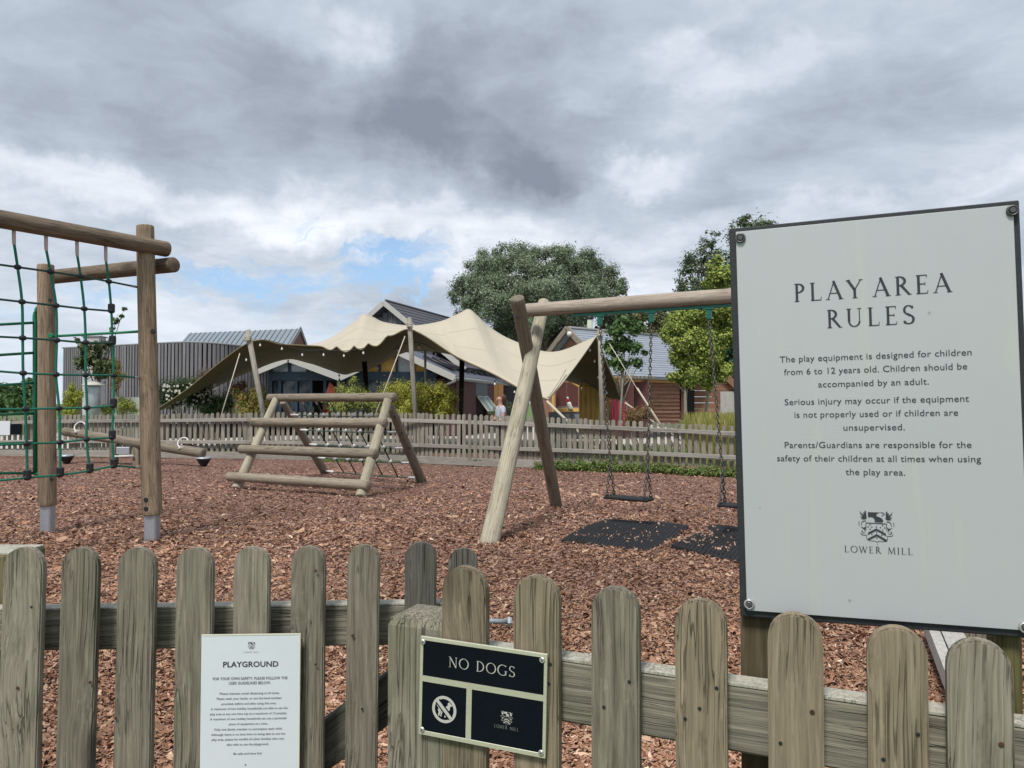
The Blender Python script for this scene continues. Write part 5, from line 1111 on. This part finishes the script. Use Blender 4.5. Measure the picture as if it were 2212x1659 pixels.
part('pipe', lathe([(12.5*k, -cz), (12.5*k, -.02), (12*k, 0)], 20), t, Matrix.Translation(c), M_STEEL); part('collar', lathe([(12*k, 0), (12.5*k, .02), (12*k, .07)], 18), t, Matrix.Translation(c-Vector((0, 0, .07))), M_BLACK)
part('cap', lathe([(24*k, .0), (24*k, .02), (19*k, .075), (10*k, .12), (.5*k, .135)], 24), t, Matrix.Translation(c), M_VERGE)
# zinc-roofed building behind
zb = thing('zinc_roof_building', 'building with a pale blue grey standing seam roof behind the curved wall', 'building', W(500, 900, 40))
r0, r1 = W(408.5, 719, 41.5), W(648, 711, 39); r0.z = r1.z = (r0.z+r1.z)/2; e0, e1_ = W(372, 746, 38.2), W(620, 750, 35.6); e0.z = e1_.z = (e0.z+e1_.z)/2-.25
part('roof', slab([e0, e1_, r1, r0], .06), zb, None, M_ZINC)
back = (r0-e0); b0_ = r0+Vector((back.x, back.y, -back.z)); b1_ = r1+Vector(((r1-e1_).x, (r1-e1_).y, -(r1-e1_).z)); part('roof', slab([r1, b1_, b0_, r0], .06), zb, None, M_ZINC)
for k in range(22):
    f_ = (k+.5)/22; a = e0.lerp(e1_, f_)+Vector((0, 0, .02)); b = r0.lerp(r1, f_)+Vector((0, 0, .02)); part('seam', tube([a, b], .022, 4), zb, None, M_ZINC)
gb = b1_-(r1-e1_)*0; fl_ = lambda p: Vector((p.x, p.y, 0))
part('gable_wall', slab([e1_-Vector((0, 0, .1)), fl_(e1_), fl_(b1_), b1_-Vector((0, 0, .1)), r1-Vector((0, 0, .08))], .15), zb, None, M_YBOARD if 0 else M_LOGWALL); part('wall', slab([e0, fl_(e0), fl_(e1_), e1_], .1), zb, None, M_RENDER)
for p, q in ((e1_, r1), (r1, b1_)): me, m = beam_box(p+Vector((.05, -.08, 0)), q+Vector((.05, -.08, 0)), .06, .22); part('verge_board', me, zb, m, M_GUT)
# tall slate-roofed house
hb = thing('slate_house', 'tall house with dark slate roof and timber gable behind the tent', 'house', W(850, 900, 38))
ap1 = W(833, 650, 38); rd = Vector((.30, .95, 0)).normalized(); ap2 = ap1+rd*16; px_ = Vector((rd.y, -rd.x, 0)); sl_ = .79*38/38; hwid = 4.3; drop = hwid*.78
lft = ap1-px_*hwid-Vector((0, 0, drop)); rgt = ap1+px_*hwid-Vector((0, 0, drop)); 
part('roof', slab([rgt, rgt+rd*16, ap2, ap1], .10), hb, None, M_SLATED); part('roof', slab([ap1, ap2, lft+rd*16, lft], .10), hb, None, M_SLATED)
for k in range(1, 16):
    f_ = k/16; a = ap1.lerp(rgt, f_)+Vector((0, 0, .012)); part('slate_course', tube([a, a+rd*16], .018, 4), hb, None, M_SLATED)
part('ridge', tube([ap1+Vector((0, 0, .03)), ap2+Vector((0, 0, .03))], .06, 6), hb, None, M_SLATED)
for s_ in (lft, rgt):
    me, m = beam_box(ap1-rd*.22-Vector((0, 0, .12)), s_-rd*.22-Vector((0, 0, .12)), .05, .24); part('verge_board', me, hb, m, M_VERGE)
ins = lambda s_, f_: ap1.lerp(s_, f_)
for k in range(17):
    x_ = -2.2+k*.275; zt = ap1.z-.30-abs(x_)*.78; p = ap1+px_*x_+rd*.5; part('gable_board', box(.255, .03, max(.1, zt-2.2), .004, (.5, .5, 0)), hb, axes((p.x, p.y, 2.2), px_), M_CLAD)
g0 = ap1+rd*.6; a = g0-px_*3.6; b = g0+px_*3.6; part('wall', slab([Vector((a.x, a.y, 0)), Vector((b.x, b.y, 0)), Vector((b.x, b.y, ap1.z-3.2)), g0-Vector((0, 0, .35)), Vector((a.x, a.y, ap1.z-3.2))], .2), hb, None, M_DARK)
# the blue cafe with two low gables
cf2 = thing('cafe_building', 'dark blue glass fronted cafe with two low gables under the tent', 'building', W(735, 900, 32)); CY_ = 32.5
gd = Vector((.22, .975, 0)).normalized(); 
def gable(ax, ay, lx, ly, rx, ry, Y, deep, xs, seg='A'):
    A = W(ax, ay, Y); Lp = W(lx, ly, Y); Rp = W(rx, ry, Y); m_ = []
    part('roof', slab([Rp, Rp+gd*deep, A+gd*deep, A], .12), cf2, None, M_ROOFC); part('roof', slab([A, A+gd*deep, Lp+gd*deep, Lp], .12), cf2, None, M_ROOFC)
    for s_ in (Lp, Rp):
        me, m = beam_box(A-Vector((0, .15, .14)), s_-Vector((0, .15, .10)), .06, .27, 0); part('verge_board', me, cf2, m, M_VERGE)
    return A, Lp, Rp
A1, L1, R1 = gable(625, 768, 480, 829, 735, 811, CY_, 9, None); A2, L2, R2 = gable(857, 752, 735, 811, 983, 812, CY_, 11, None)
eY = CY_+.5
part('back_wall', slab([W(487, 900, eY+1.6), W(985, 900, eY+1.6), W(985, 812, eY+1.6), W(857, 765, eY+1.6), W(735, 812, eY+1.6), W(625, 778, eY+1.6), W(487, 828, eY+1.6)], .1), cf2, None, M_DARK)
for (x0, x1) in ((505, 733), (738, 943)): wallq(x0, 803, x1, 822, eY, .16, cf2, 'fascia_beam', M_BLUE)
# glazing above the beam: mullions with panes
for cx0, top, xs in ((625, 776, (545, 586, 625, 664, 705)), (857, 762, (780, 820, 857, 894, 925))):
    for xa, xb in zip(xs, xs[1:]):
        ya = top+abs(xa-cx0)*.41; yb_ = top+abs(xb-cx0)*.41; yy = max(ya, yb_)
        part('gable_pane', slab([W(xa, 803, eY+.05), W(xb, 803, eY+.05), W(xb, min(yb_, 802), eY+.05), W(xa, min(ya, 802), eY+.05)], .02), cf2, None, M_WGLASS if (xa in (586, 625, 857)) else M_YBOARD)
    for xa in xs: me, m = beam_box(W(xa, 803, eY), W(xa, min(802, top+abs(xa-cx0)*.41), eY), .10, .1); part('mullion', me, cf2, m, M_BLUE)
for xs in ((505, 550, 585, 605, 640, 672, 702, 731), (740, 780, 815, 850, 880, 912, 942)):
    for k, (xa, xb) in enumerate(zip(xs, xs[1:])):
        if xa in (672,): continue
        part('glass_pane', slab([W(xa, 905, eY+.1), W(xb, 905, eY+.1), W(xb, 823, eY+.1), W(xa, 823, eY+.1)], .03), cf2, None, M_GLASS if k % 2 else M_BLUE if xa in (505, 740) else M_GLASS)
    for xa in xs: me, m = beam_box(W(xa, 905, eY), W(xa, 822, eY), .09, .12); part('mullion', me, cf2, m, M_BLUE if xa != 731 else M_GUT)
part('door_panel', slab([W(704, 848, eY-.05), W(716, 868, eY-.05), W(724, 872, eY-.05), W(724, 838, eY-.05), W(712, 825, eY-.05)], .03), cf2, None, M_ORANGE)
# brick corner and the receding side wall
wallq(943, 818, 984, 905, eY-.1, .25, cf2, 'brick_wall', M_BRICK, z0=0)
cor = W(986, 822, eY-.1); cor.z = 0; wd_ = Vector((.245, .97, 0)).normalized(); wl = 10.5; wh = 2.35
def side(s0, s1, z0, z1, off, th, name, mat, lb=None): p = cor+wd_*s0; return part(name, box(s1-s0, th, z1-z0, 0, (0, 0, 0)), cf2, axes((p.x, p.y, z0), wd_)@Matrix.Translation((0, -off, 0)), mat, lb)
side(0, 2.9, 0, wh, 0, .25, 'brick_wall', M_BRICK); side(4.8, 6.0, 0, wh, 0, .25, 'brick_wall', M_BRICK); side(2.9, 4.8, 0, .72, 0, .25, 'brick_wall', M_BRICK); side(2.9, 4.8, .72, wh, -.16, .05, 'window_recess', M_DARK)
side(2.9, 4.8, 1.75, wh, .0, .06, 'blue_panel', M_BLUE); side(2.8, 4.9, .68, .74, .05, .2, 'sill', M_BLUE)
for s_ in (3.0, 4.0):
    p = cor+wd_*s_; q = axes((p.x, p.y, 1.72), wd_)@Matrix.Rotation(R(-38), 4, 'X'); f_ = part('window_sash', join([(box(.85, .05, .06, 0, (0, .5, 1)), Matrix.Translation((0, 0, 0))), (box(.85, .05, .06, 0, (0, .5, 1)), Matrix.Translation((0, 0, -.86))), (box(.06, .05, .86, 0, (0, .5, 1)), Matrix()), (box(.06, .05, .86, 0, (0, .5, 1)), Matrix.Translation((.79, 0, 0)))]), cf2, q, M_RENDER)
    part('pane', box(.74, .015, .82, 0, (0, .5, 1)), f_, q@Matrix.Translation((.055, 0, -.04)), M_WGLASS)
for k in range(6): side(6.05+k*.30, 6.05+k*.30+.275, 0, wh, 0, .2, 'timber_board', M_OBOARD)
side(7.9, 13, 0, wh, -.5, .2, 'dark_wall', M_DARK)
g0 = R2+Vector((0, 0, -.12)); part('gutter', tube([g0+Vector((.05, -.1, 0)), g0+gd*11+Vector((.05, 0, 0))], .085, 8), cf2, None, M_GUT); part('soffit', slab([g0-Vector((0, 0, .1)), g0-Vector((.5, 0, .1)), g0+gd*11-Vector((.5, 0, .1)), g0+gd*11-Vector((0, 0, .1))], .05), cf2, None, M_DARK)
part('downpipe', tube([W(985, 815, CY_-.2), W(984, 823, CY_-.2), W(962, 832, CY_-.1), W(955, 834, CY_)], .05, 8), cf2, None, M_GUT)
for k in range(6):  # long dark tubes lying on the right-hand slope
    a = A2.lerp(R2, .30)+gd*(1.2+k*1.15)+Vector((0, 0, .10)); b = A2.lerp(R2, .80)+gd*(1.2+k*1.15)+Vector((0, 0, .10)); part('roof_tube', tube([a, b, b+gd*.5], .07, 6), cf2, None, M_BLACK)
# barn-like timber building at the right
bb = thing('timber_building', 'timber clad building with light grey slate roof and maroon doors', 'building', W(1380, 900, 30))
ra, rb = W(1229, 710, 31.5), W(1434, 727, 35.5); ra.z = rb.z = (ra.z+rb.z)/2; rdir = (rb-ra).normalized(); acr = Vector((rdir.y, -rdir.x, 0)); ea = ra+acr*2.35-Vector((0, 0, 2.0)); eb = rb+acr*2.35-Vector((0, 0, 2.0)); 
ea2 = ea; hip = rb
n_c = 19
part('roof', slab([ea2-Vector((0, 0, .03)), eb-Vector((0, 0, .03)), rb-Vector((0, 0, .03)), ra-Vector((0, 0, .03))], .10), bb, None, M_SLATE)
for k in range(n_c):
    f0, f1 = k/n_c, (k+1.12)/n_c; f1 = min(f1, 1); a = ea2.lerp(ra, f0); b = eb.lerp(rb, f0); c = eb.lerp(rb, f1); d = ea2.lerp(ra, f1); up = Vector((0, 0, .022)); part('slate_course', slab([a+up, b+up, c+up*.05, d+up*.05], .02), bb, None, M_SLATE)
rear = ra-acr*2.35-Vector((0, 0, 2.0)); rear2 = rb+(rear-ra); part('roof', slab([ra, rb, rear2, rear], .1), bb, None, M_SLATE); part('roof', slab([eb, eb+(rear2-eb)*.5-Vector((0,0,0)), rb], .06), bb, None, M_SLATE)
part('ridge', tube([ra+Vector((0, 0, .03)), rb+Vector((0, 0, .03))], .07, 6), bb, None, M_GUT)
for s_ in (ea2, rear): me, m = beam_box(ra-rdir*.12, s_-rdir*.12, .08, .22); part('verge_board', me, bb, m, M_GREYLOG)
gin = rdir*.35; gw = [ra+gin-Vector((0, 0, .3)), ra.lerp(ea2, .93)+gin-Vector((0, 0, .2)), ra.lerp(rear, .93)+gin-Vector((0, 0, .2))]
part('gable_wall', slab([gw[0], gw[1], Vector((gw[1].x, gw[1].y, 0)), Vector((gw[2].x, gw[2].y, 0)), gw[2]], .12), bb, None, M_LOGWALL)
for k in range(7):
    f_ = .15+k*.09; a = ra.lerp(ea2, f_-.03)+rdir*.26-Vector((0, 0, .42)); b = ra.lerp(rear, f_-.03)+rdir*.26-Vector((0, 0, .42)); me, m = beam_box(a, b, .05, .05); part('louvre', me, bb, m, M_CLAD)
c = W(1230.5, 721.5, 31.2); part('gable_lamp', lathe([(.10, 0), (.11, .03), (.06, .08), (.0, .09)], 16), bb, zalign(c, c-Vector((.3, 1, 0))), M_WHITEP)
fp = W(1274.5, 700, 33.5); part('flue', lathe([(6*33.5/F, -1.2), (6*33.5/F, .22)], 14), bb, Matrix.Translation(fp), M_RENDER); part('flue_cap', lathe([(7.5*33.5/F, .22), (8*33.5/F, .26), (7*33.5/F, .34)], 14), bb, Matrix.Translation(fp), M_BLACK)
FY = 30.0
FYr = lambda x: FY+(x-1310)*.0190
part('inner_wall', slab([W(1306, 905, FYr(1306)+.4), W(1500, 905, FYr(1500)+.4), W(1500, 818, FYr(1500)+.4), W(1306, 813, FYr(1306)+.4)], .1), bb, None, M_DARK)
for k in range(14): x = 1303+k*8; wallq(x, 812.5, x+5.5, 817, FYr(x)-.5, .35, bb, 'rafter_end', M_OBOARD)
wallq(1300, 817.5, 1480, 823, FYr(1300)-.2, .1, bb, 'fascia', M_OBOARD, Yr=FYr(1480)-.2)
for x0, x1 in ((1306, 1337), (1338, 1370), (1371, 1404)): wallq(x0, 824, x1, 905, FYr(x0), .08, bb, 'maroon_door', M_MAROON, z0=0)
for k in range(11):
    y1 = 826+k*8.2; a = W(1406, y1+8.6, FYr(1406)-.12); b = W(1469, y1+8.6, FYr(1469)-.12); zt = W(1406, y1, FYr(1406)-.12).z; q = axes(a, (b-a)); bm = bmesh.new(); L = (b-a).length; h_ = zt-a.z
    v_ = [bm.verts.new(p) for p in ((0, 0, 0), (L, 0, 0), (L, .05, h_), (0, .05, h_), (0, .12, 0), (L, .12, 0), (L, .12, h_), (0, .12, h_))]
    for f_ in ((0, 1, 2, 3), (4, 7, 6, 5), (0, 4, 5, 1), (3, 2, 6, 7), (0, 3, 7, 4), (1, 5, 6, 2)): bm.faces.new([v_[i] for i in f_])
    me = from_bm(bm, 'board'); me = join([(me, Matrix.Rotation(R(-90), 4, 'Y'))]); part('weatherboard', me, bb, q@Matrix.Rotation(R(90), 4, 'Y'), M_LOGWALL)
me, m = beam_box(W(1474, 908, FYr(1474)-.1), W(1474, 815, FYr(1474)-.1), .14, .14); part('corner_post', me, bb, m, M_MAROON)
part('hanging_ornament', lathe([(.01, -.28), (.10, -.18), (.05, -.05), (.09, .06), (.02, .2)], 8), bb, Matrix.Translation(W(1397, 829, FYr(1397)-.3)), M_YEL)
# kiosk bay with counter
for x0, x1 in ((1201, 1224), (1225, 1249)): wallq(x0, 826, x1, 881, FY-1.2, .06, bb, 'maroon_door', M_MAROON)
me, m = beam_box(W(1213, 806, FY-2.2), W(1254, 831, FY-2.0), .10, .24); part('porch_beam', me, bb, m, M_YBOARD); me, m = beam_box(W(1195, 905, FY-1.6), W(1195, 820, FY-1.6), .09, .09); part('porch_post', me, bb, m, M_YBOARD)
ck = thing('serving_counter', 'pale timber serving counter with a grey front below the tent edge', 'counter', W(1225, 905, FY-2.4))
wallq(1198, 882, 1250, 889, FY-2.4, .5, ck, 'counter_top', M_YBOARD); wallq(1186, 890, 1251, 915, FY-2.35, .4, ck, 'counter_front', M_GUT, z0=0); me, m = beam_box(W(1203, 879, FY-2.3), W(1250, 880, FY-2.3), .03, .03); part('rail', me, ck, m, M_GUT)
t = thing('bottle', 'red and white bottle standing on the serving counter', 'bottle', W(1233, 882, FY-2.45)); c = W(1232.5, 884, FY-2.5); k = (FY-2.5)/F; tl = Matrix.Rotation(R(-14), 4, 'Y')
part('body', lathe([(5.6*k, 0), (5.8*k, 1*k), (4.6*k, 12*k), (3.4*k, 16*k)], 14), t, Matrix.Translation(c)@tl, M_WHITEP); part('neck', lathe([(3.4*k, 16*k), (2.6*k, 21*k), (1.7*k, 24*k)], 12), t, Matrix.Translation(c)@tl, M_REDP); part('cap', lathe([(2.2*k, 23*k), (2.6*k, 25*k), (1.5*k, 27.5*k)], 12), t, Matrix.Translation(c)@tl, M_WHITEP)
yf = thing('board_screen', 'screen of fresh yellow vertical boards behind the right tent pole', 'screen', W(1280, 905, 24.6))
for x0, x1, yt in [(1251.5+k*5.4, 1251.5+k*5.4+5.1, 826+k*1.5) for k in range(8)]+[(1306+k*5.2, 1306+k*5.2+4.9, 852+k*2) for k in range(3)]:
    wallq(x0, yt, x1, 915, 24.8+random.uniform(-.02, .02), .03, yf, 'board', M_YBOARD, z0=0)
for z in (.5, 1.5):
    a = W(1251, 900, 24.86); b = W(1322, 900, 24.86); me, m = beam_box(Vector((a.x, a.y, z)), Vector((b.x, b.y, z)), .05, .08); part('rail', me, yf, m, M_OBOARD)
def cloth(x0, x1, y0, y1, Y, seed):
    n1_, n2_ = 14, 16; vs = []; rr = random.Random(seed)
    for j in range(n2_):
        for i in range(n1_):
            u, v = i/(n1_-1), j/(n2_-1); x = x0+(x1-x0)*u+math.sin(v*7+seed+u*3)*1.2*v; p = W(x, y0+(y1-y0)*v, Y); vs.append(p+Vector((0, math.sin(u*14+seed)*.04*(.4+v), 0)))
    fs = [(j*n1_+i, j*n1_+i+1, (j+1)*n1_+i+1, (j+1)*n1_+i) for j in range(n2_-1) for i in range(n1_-1)]
    me = pyd('cloth', vs, fs, True); bm = bmesh.new(); bm.from_mesh(me); bmesh.ops.solidify(bm, geom=bm.faces[:], thickness=.01); return from_bm(bm, 'cloth', True)
tg = thing('drying_rail', 'low rail carrying two coral towels beyond the fence', 'rail', W(1335, 905, 23.2))
part('bar', tube([W(1316, 862, 23.2), W(1356, 868, 23.2)], .018, 6), tg, None, M_GUT); 
for x in (1318, 1354): a, b = tofloor(x, 869, x, 905, 23.2); part('upright', tube([a, b], .018, 6), tg, None, M_GUT)
part('towel', cloth(1320, 1332, 862, 925, 23.15, 1), None, None, M_CORAL, 'narrow coral pink towel hanging nearest the yellow boards', cat='towel', group='coral towels on the rail')
part('towel', cloth(1335, 1350, 866, 925, 23.15, 2), None, None, M_CORAL, 'wider coral pink towel hanging on the right of the rail', cat='towel', group='coral towels on the rail')
# small shed gable at far right
sh = thing('shed', 'small brown shed gable showing beside the left edge of the rules sign', 'shed', W(1550, 900, 34)); ap = W(1533, 774, 34); lf, rt = W(1493, 812, 34), W(1585, 826, 34)
rt2 = ap+(rt-ap)*1.15; dd = Vector((-.2, .97, 0))*4
part('roof', slab([rt2, rt2+dd, ap+dd, ap], .12), sh, None, M_LOGWALL); part('roof', slab([ap, ap+dd, lf+dd, lf], .12), sh, None, M_SLATE)
me, m = beam_box(ap-Vector((0, .1, .1)), rt2-Vector((0, .1, .1)), .08, .28); part('verge_board', me, sh, m, M_LOGWALL)
for k in range(11):
    zt = ap.z-.35-k*.27; 
    if zt < .1: break
    hw_ = min(.95, .12+k*.34); c = Vector((ap.x+.45, 34.12, zt-.26)); x0 = max(ap.x-hw_, ap.x-.9) ; x1 = ap.x+min(1.05, .2+k*.3)
    part('weatherboard', join([(box(x1-x0, .04, .255, 0, (0, .5, 0)), Matrix.Rotation(R(-90), 4, 'Y'))]), sh, Matrix.Translation((x0, 34.12, zt-.26))@Matrix.Rotation(R(90), 4, 'Y'), M_LOGWALL)
part('end_wall', box(.75, .06, 1.9, 0, (0, 0, 0)), sh, Matrix.Translation((W(1556, 830, 34).x, 34.0, 0)), M_GREYPLANK)

# ================================================================ people
M_SKIN = simple('skin', (.45, .26, .19), .6, 0, .05, 8); M_HAIR = simple('brown_hair', (.10, .045, .03), .6, 0, .3, 60); M_TOP = simple('white_top', (.42, .43, .50), .8, 0, .05, 8); M_RTOP = simple('red_top', (.42, .05, .07), .8, 0, .08, 8); M_JEANS = simple('dark_trousers', (.03, .035, .05), .8, 0, .1, 8)
def skinned(name, verts, edges, rad, sub=2):
    me = bpy.data.meshes.new(name); me.from_pydata([tuple(v) for v in verts], edges, []); o = bpy.data.objects.new(name, me); COL.objects.link(o)
    md = o.modifiers.new('k', 'SKIN'); 
    if not me.skin_vertices: me.attributes
    for k, sv in enumerate(me.skin_vertices[0].data): sv.radius = (rad[k][0], rad[k][1]) if isinstance(rad[k], tuple) else (rad[k], rad[k]); sv.use_root = (k == 0)
    s2 = o.modifiers.new('s', 'SUBSURF'); s2.levels = s2.render_levels = sub; _vl.update(); dg = bpy.context.evaluated_depsgraph_get(); out = bpy.data.meshes.new_from_object(o.evaluated_get(dg)); bpy.data.objects.remove(o); out.shade_smooth(); return out
def person(label, loc, hgt_, yaw, top, lean=.0, grp='people on the cafe terrace', tail=True):
    k = hgt_/1.65; V = {'pel': (0, 0, .90), 'wa': (0, 0, 1.06), 'ch': (lean*.5, 0, 1.26), 'nk': (lean, 0, 1.40), 'hd0': (lean+.01, 0, 1.48), 'hd': (lean+.02, 0, 1.56), 'hd1': (lean+.015, 0, 1.62),
        'sl': (lean*.7, .17, 1.35), 'el': (lean+.04, .24, 1.08), 'wl': (lean+.22, .18, .98), 'hl': (lean+.30, .15, 1.0), 'sr': (lean*.7, -.17, 1.35), 'er': (lean+.04, -.24, 1.08), 'wr': (lean+.22, -.18, .98), 'hr': (lean+.30, -.15, 1.0),
        'ql': (0, .09, .86), 'kl': (.03, .10, .48), 'al': (-.02, .10, .08), 'tl': (.12, .11, .03), 'qr': (0, -.09, .86), 'kr': (.03, -.10, .48), 'ar': (-.02, -.10, .08), 'tr': (.12, -.11, .03)}
    E = [('pel', 'wa'), ('wa', 'ch'), ('ch', 'nk'), ('nk', 'hd0'), ('hd0', 'hd'), ('hd', 'hd1'), ('ch', 'sl'), ('sl', 'el'), ('el', 'wl'), ('wl', 'hl'), ('ch', 'sr'), ('sr', 'er'), ('er', 'wr'), ('wr', 'hr'), ('pel', 'ql'), ('ql', 'kl'), ('kl', 'al'), ('al', 'tl'), ('pel', 'qr'), ('qr', 'kr'), ('kr', 'ar'), ('ar', 'tr')]
    Rd = {'pel': (.15, .11), 'wa': (.12, .09), 'ch': (.14, .10), 'nk': .052, 'hd0': .06, 'hd': .088, 'hd1': .075, 'sl': .058, 'el': .042, 'wl': .028, 'hl': .034, 'sr': .058, 'er': .042, 'wr': .028, 'hr': .034, 'ql': .085, 'kl': .058, 'al': .04, 'tl': .035, 'qr': .085, 'kr': .058, 'ar': .04, 'tr': .035}
    nm = list(V); ix = {n: i for i, n in enumerate(nm)}; t = thing('person', label, 'person', loc, grp); M = Matrix.Translation(loc)@Matrix.Rotation(yaw, 4, 'Z')@Matrix.Scale(k, 4)
    part('body', skinned('body', [V[n] for n in nm], [(ix[a], ix[b]) for a, b in E], [Rd[n] for n in nm]), t, M, M_SKIN)
    up = ['pel', 'wa', 'ch', 'nk', 'sl', 'el', 'sr', 'er']; iu = {n: i for i, n in enumerate(up)}; Vu = dict(V); Vu['nk'] = (lean*.95, 0, 1.355); Vu['el'] = tuple(Vector(V['sl']).lerp(Vector(V['el']), .6)); Vu['er'] = tuple(Vector(V['sr']).lerp(Vector(V['er']), .6))
    part('top', skinned('top', [Vu[n] for n in up], [(iu[a], iu[b]) for a, b in (('pel', 'wa'), ('wa', 'ch'), ('ch', 'nk'), ('ch', 'sl'), ('sl', 'el'), ('ch', 'sr'), ('sr', 'er'))], [(.165, .125), (.14, .105), (.158, .115), .068, .07, .06, .07, .06]), t, M, top)
    lo = ['pel', 'ql', 'kl', 'al', 'qr', 'kr', 'ar']; il = {n: i for i, n in enumerate(lo)}; part('trousers', skinned('trousers', [V[n] for n in lo], [(il[a], il[b]) for a, b in (('pel', 'ql'), ('ql', 'kl'), ('kl', 'al'), ('pel', 'qr'), ('qr', 'kr'), ('kr', 'ar'))], [(.155, .12), .095, .068, .055, .095, .068, .055]), t, M, M_JEANS)
    hv = [(lean-.01, 0, 1.66), (lean-.045, 0, 1.60), (lean-.075, 0, 1.53), (lean-.11, 0, 1.45), (lean-.12, .0, 1.36)]; hr_ = [.085, .10, .085, .05 if tail else .07, .022 if tail else .05]
    part('hair', skinned('hair', hv, [(0, 1), (1, 2), (2, 3), (3, 4)], hr_), t, M, M_HAIR)
    for s_ in (-.033, .033): part('eye', lathe([(.001, -.008), (.009, 0), (.001, .008)], 8), t, M@Matrix.Translation((lean+.098, s_, 1.565)), M_BLACK)
    part('nose', lathe([(.014, -.02), (.010, 0), (.003, .03)], 8), t, M@Matrix.Translation((lean+.105, 0, 1.54)), M_SKIN); part('mouth', box(.006, .035, .008, .001), t, M@Matrix.Translation((lean+.096, 0, 1.505)), simple('lips', (.35, .10, .09), .5))
    for s_ in (-.09, .09): part('ear', lathe([(.004, -.02), (.014, 0), (.004, .02)], 8), t, M@Matrix.Translation((lean+.015, s_, 1.555)), M_SKIN)
wp = W(1084, 905, 17.9); wp.z = 0
person('woman with brown ponytail and pale top looking left behind the fence', wp, 1.57, R(180+22), M_TOP, .03)
rp = W(703, 900, 25); rp.z = 0; person('dark haired person in a red top seen under the log climber bar', rp, 1.40, R(230), M_RTOP, .02, tail=False)
t = thing('menu_board', 'small pale grey notice board on a stand in front of the cafe', 'notice board', W(673, 900, 25.5)); a = W(668.5, 892, 25.5); b = W(678, 878.5, 25.5)
part('board', box(b.x-a.x, .02, b.z-a.z, .002, (0, 0, 0)), t, Matrix.Translation(a), M_GREYST); part('stand', tube([((a.x+b.x)/2, 25.54, 0), ((a.x+b.x)/2, 25.54, a.z+.05)], .02, 6), t, None, M_BLACK)
# picnic tables and stools seen through the fence
pt = thing('picnic_table', 'pale picnic table seen through the gaps of the far fence', 'table', W(1260, 960, 20.5)); c = W(1262, 958, 20.5)
part('table_top', box(1.5, .7, .04, .004, (.5, .5, .5)), pt, Matrix.Translation((c.x, 20.5, .74)), M_GREYPLANK)
for s_ in (-.6, .6):
    for q_ in (-.25, .25): part('leg', box(.07, .07, .72, .004), pt, Matrix.Translation((c.x+s_, 20.5+q_, 0)), M_GREYPLANK)
for s_ in (-.75, .75): part('bench', box(1.5, .25, .04, .004, (.5, .5, .5)), pt, Matrix.Translation((c.x, 20.5+s_, .44)), M_GREYPLANK)
for m_ in list(bpy.data.meshes):
    if m_.users == 0: bpy.data.meshes.remove(m_)
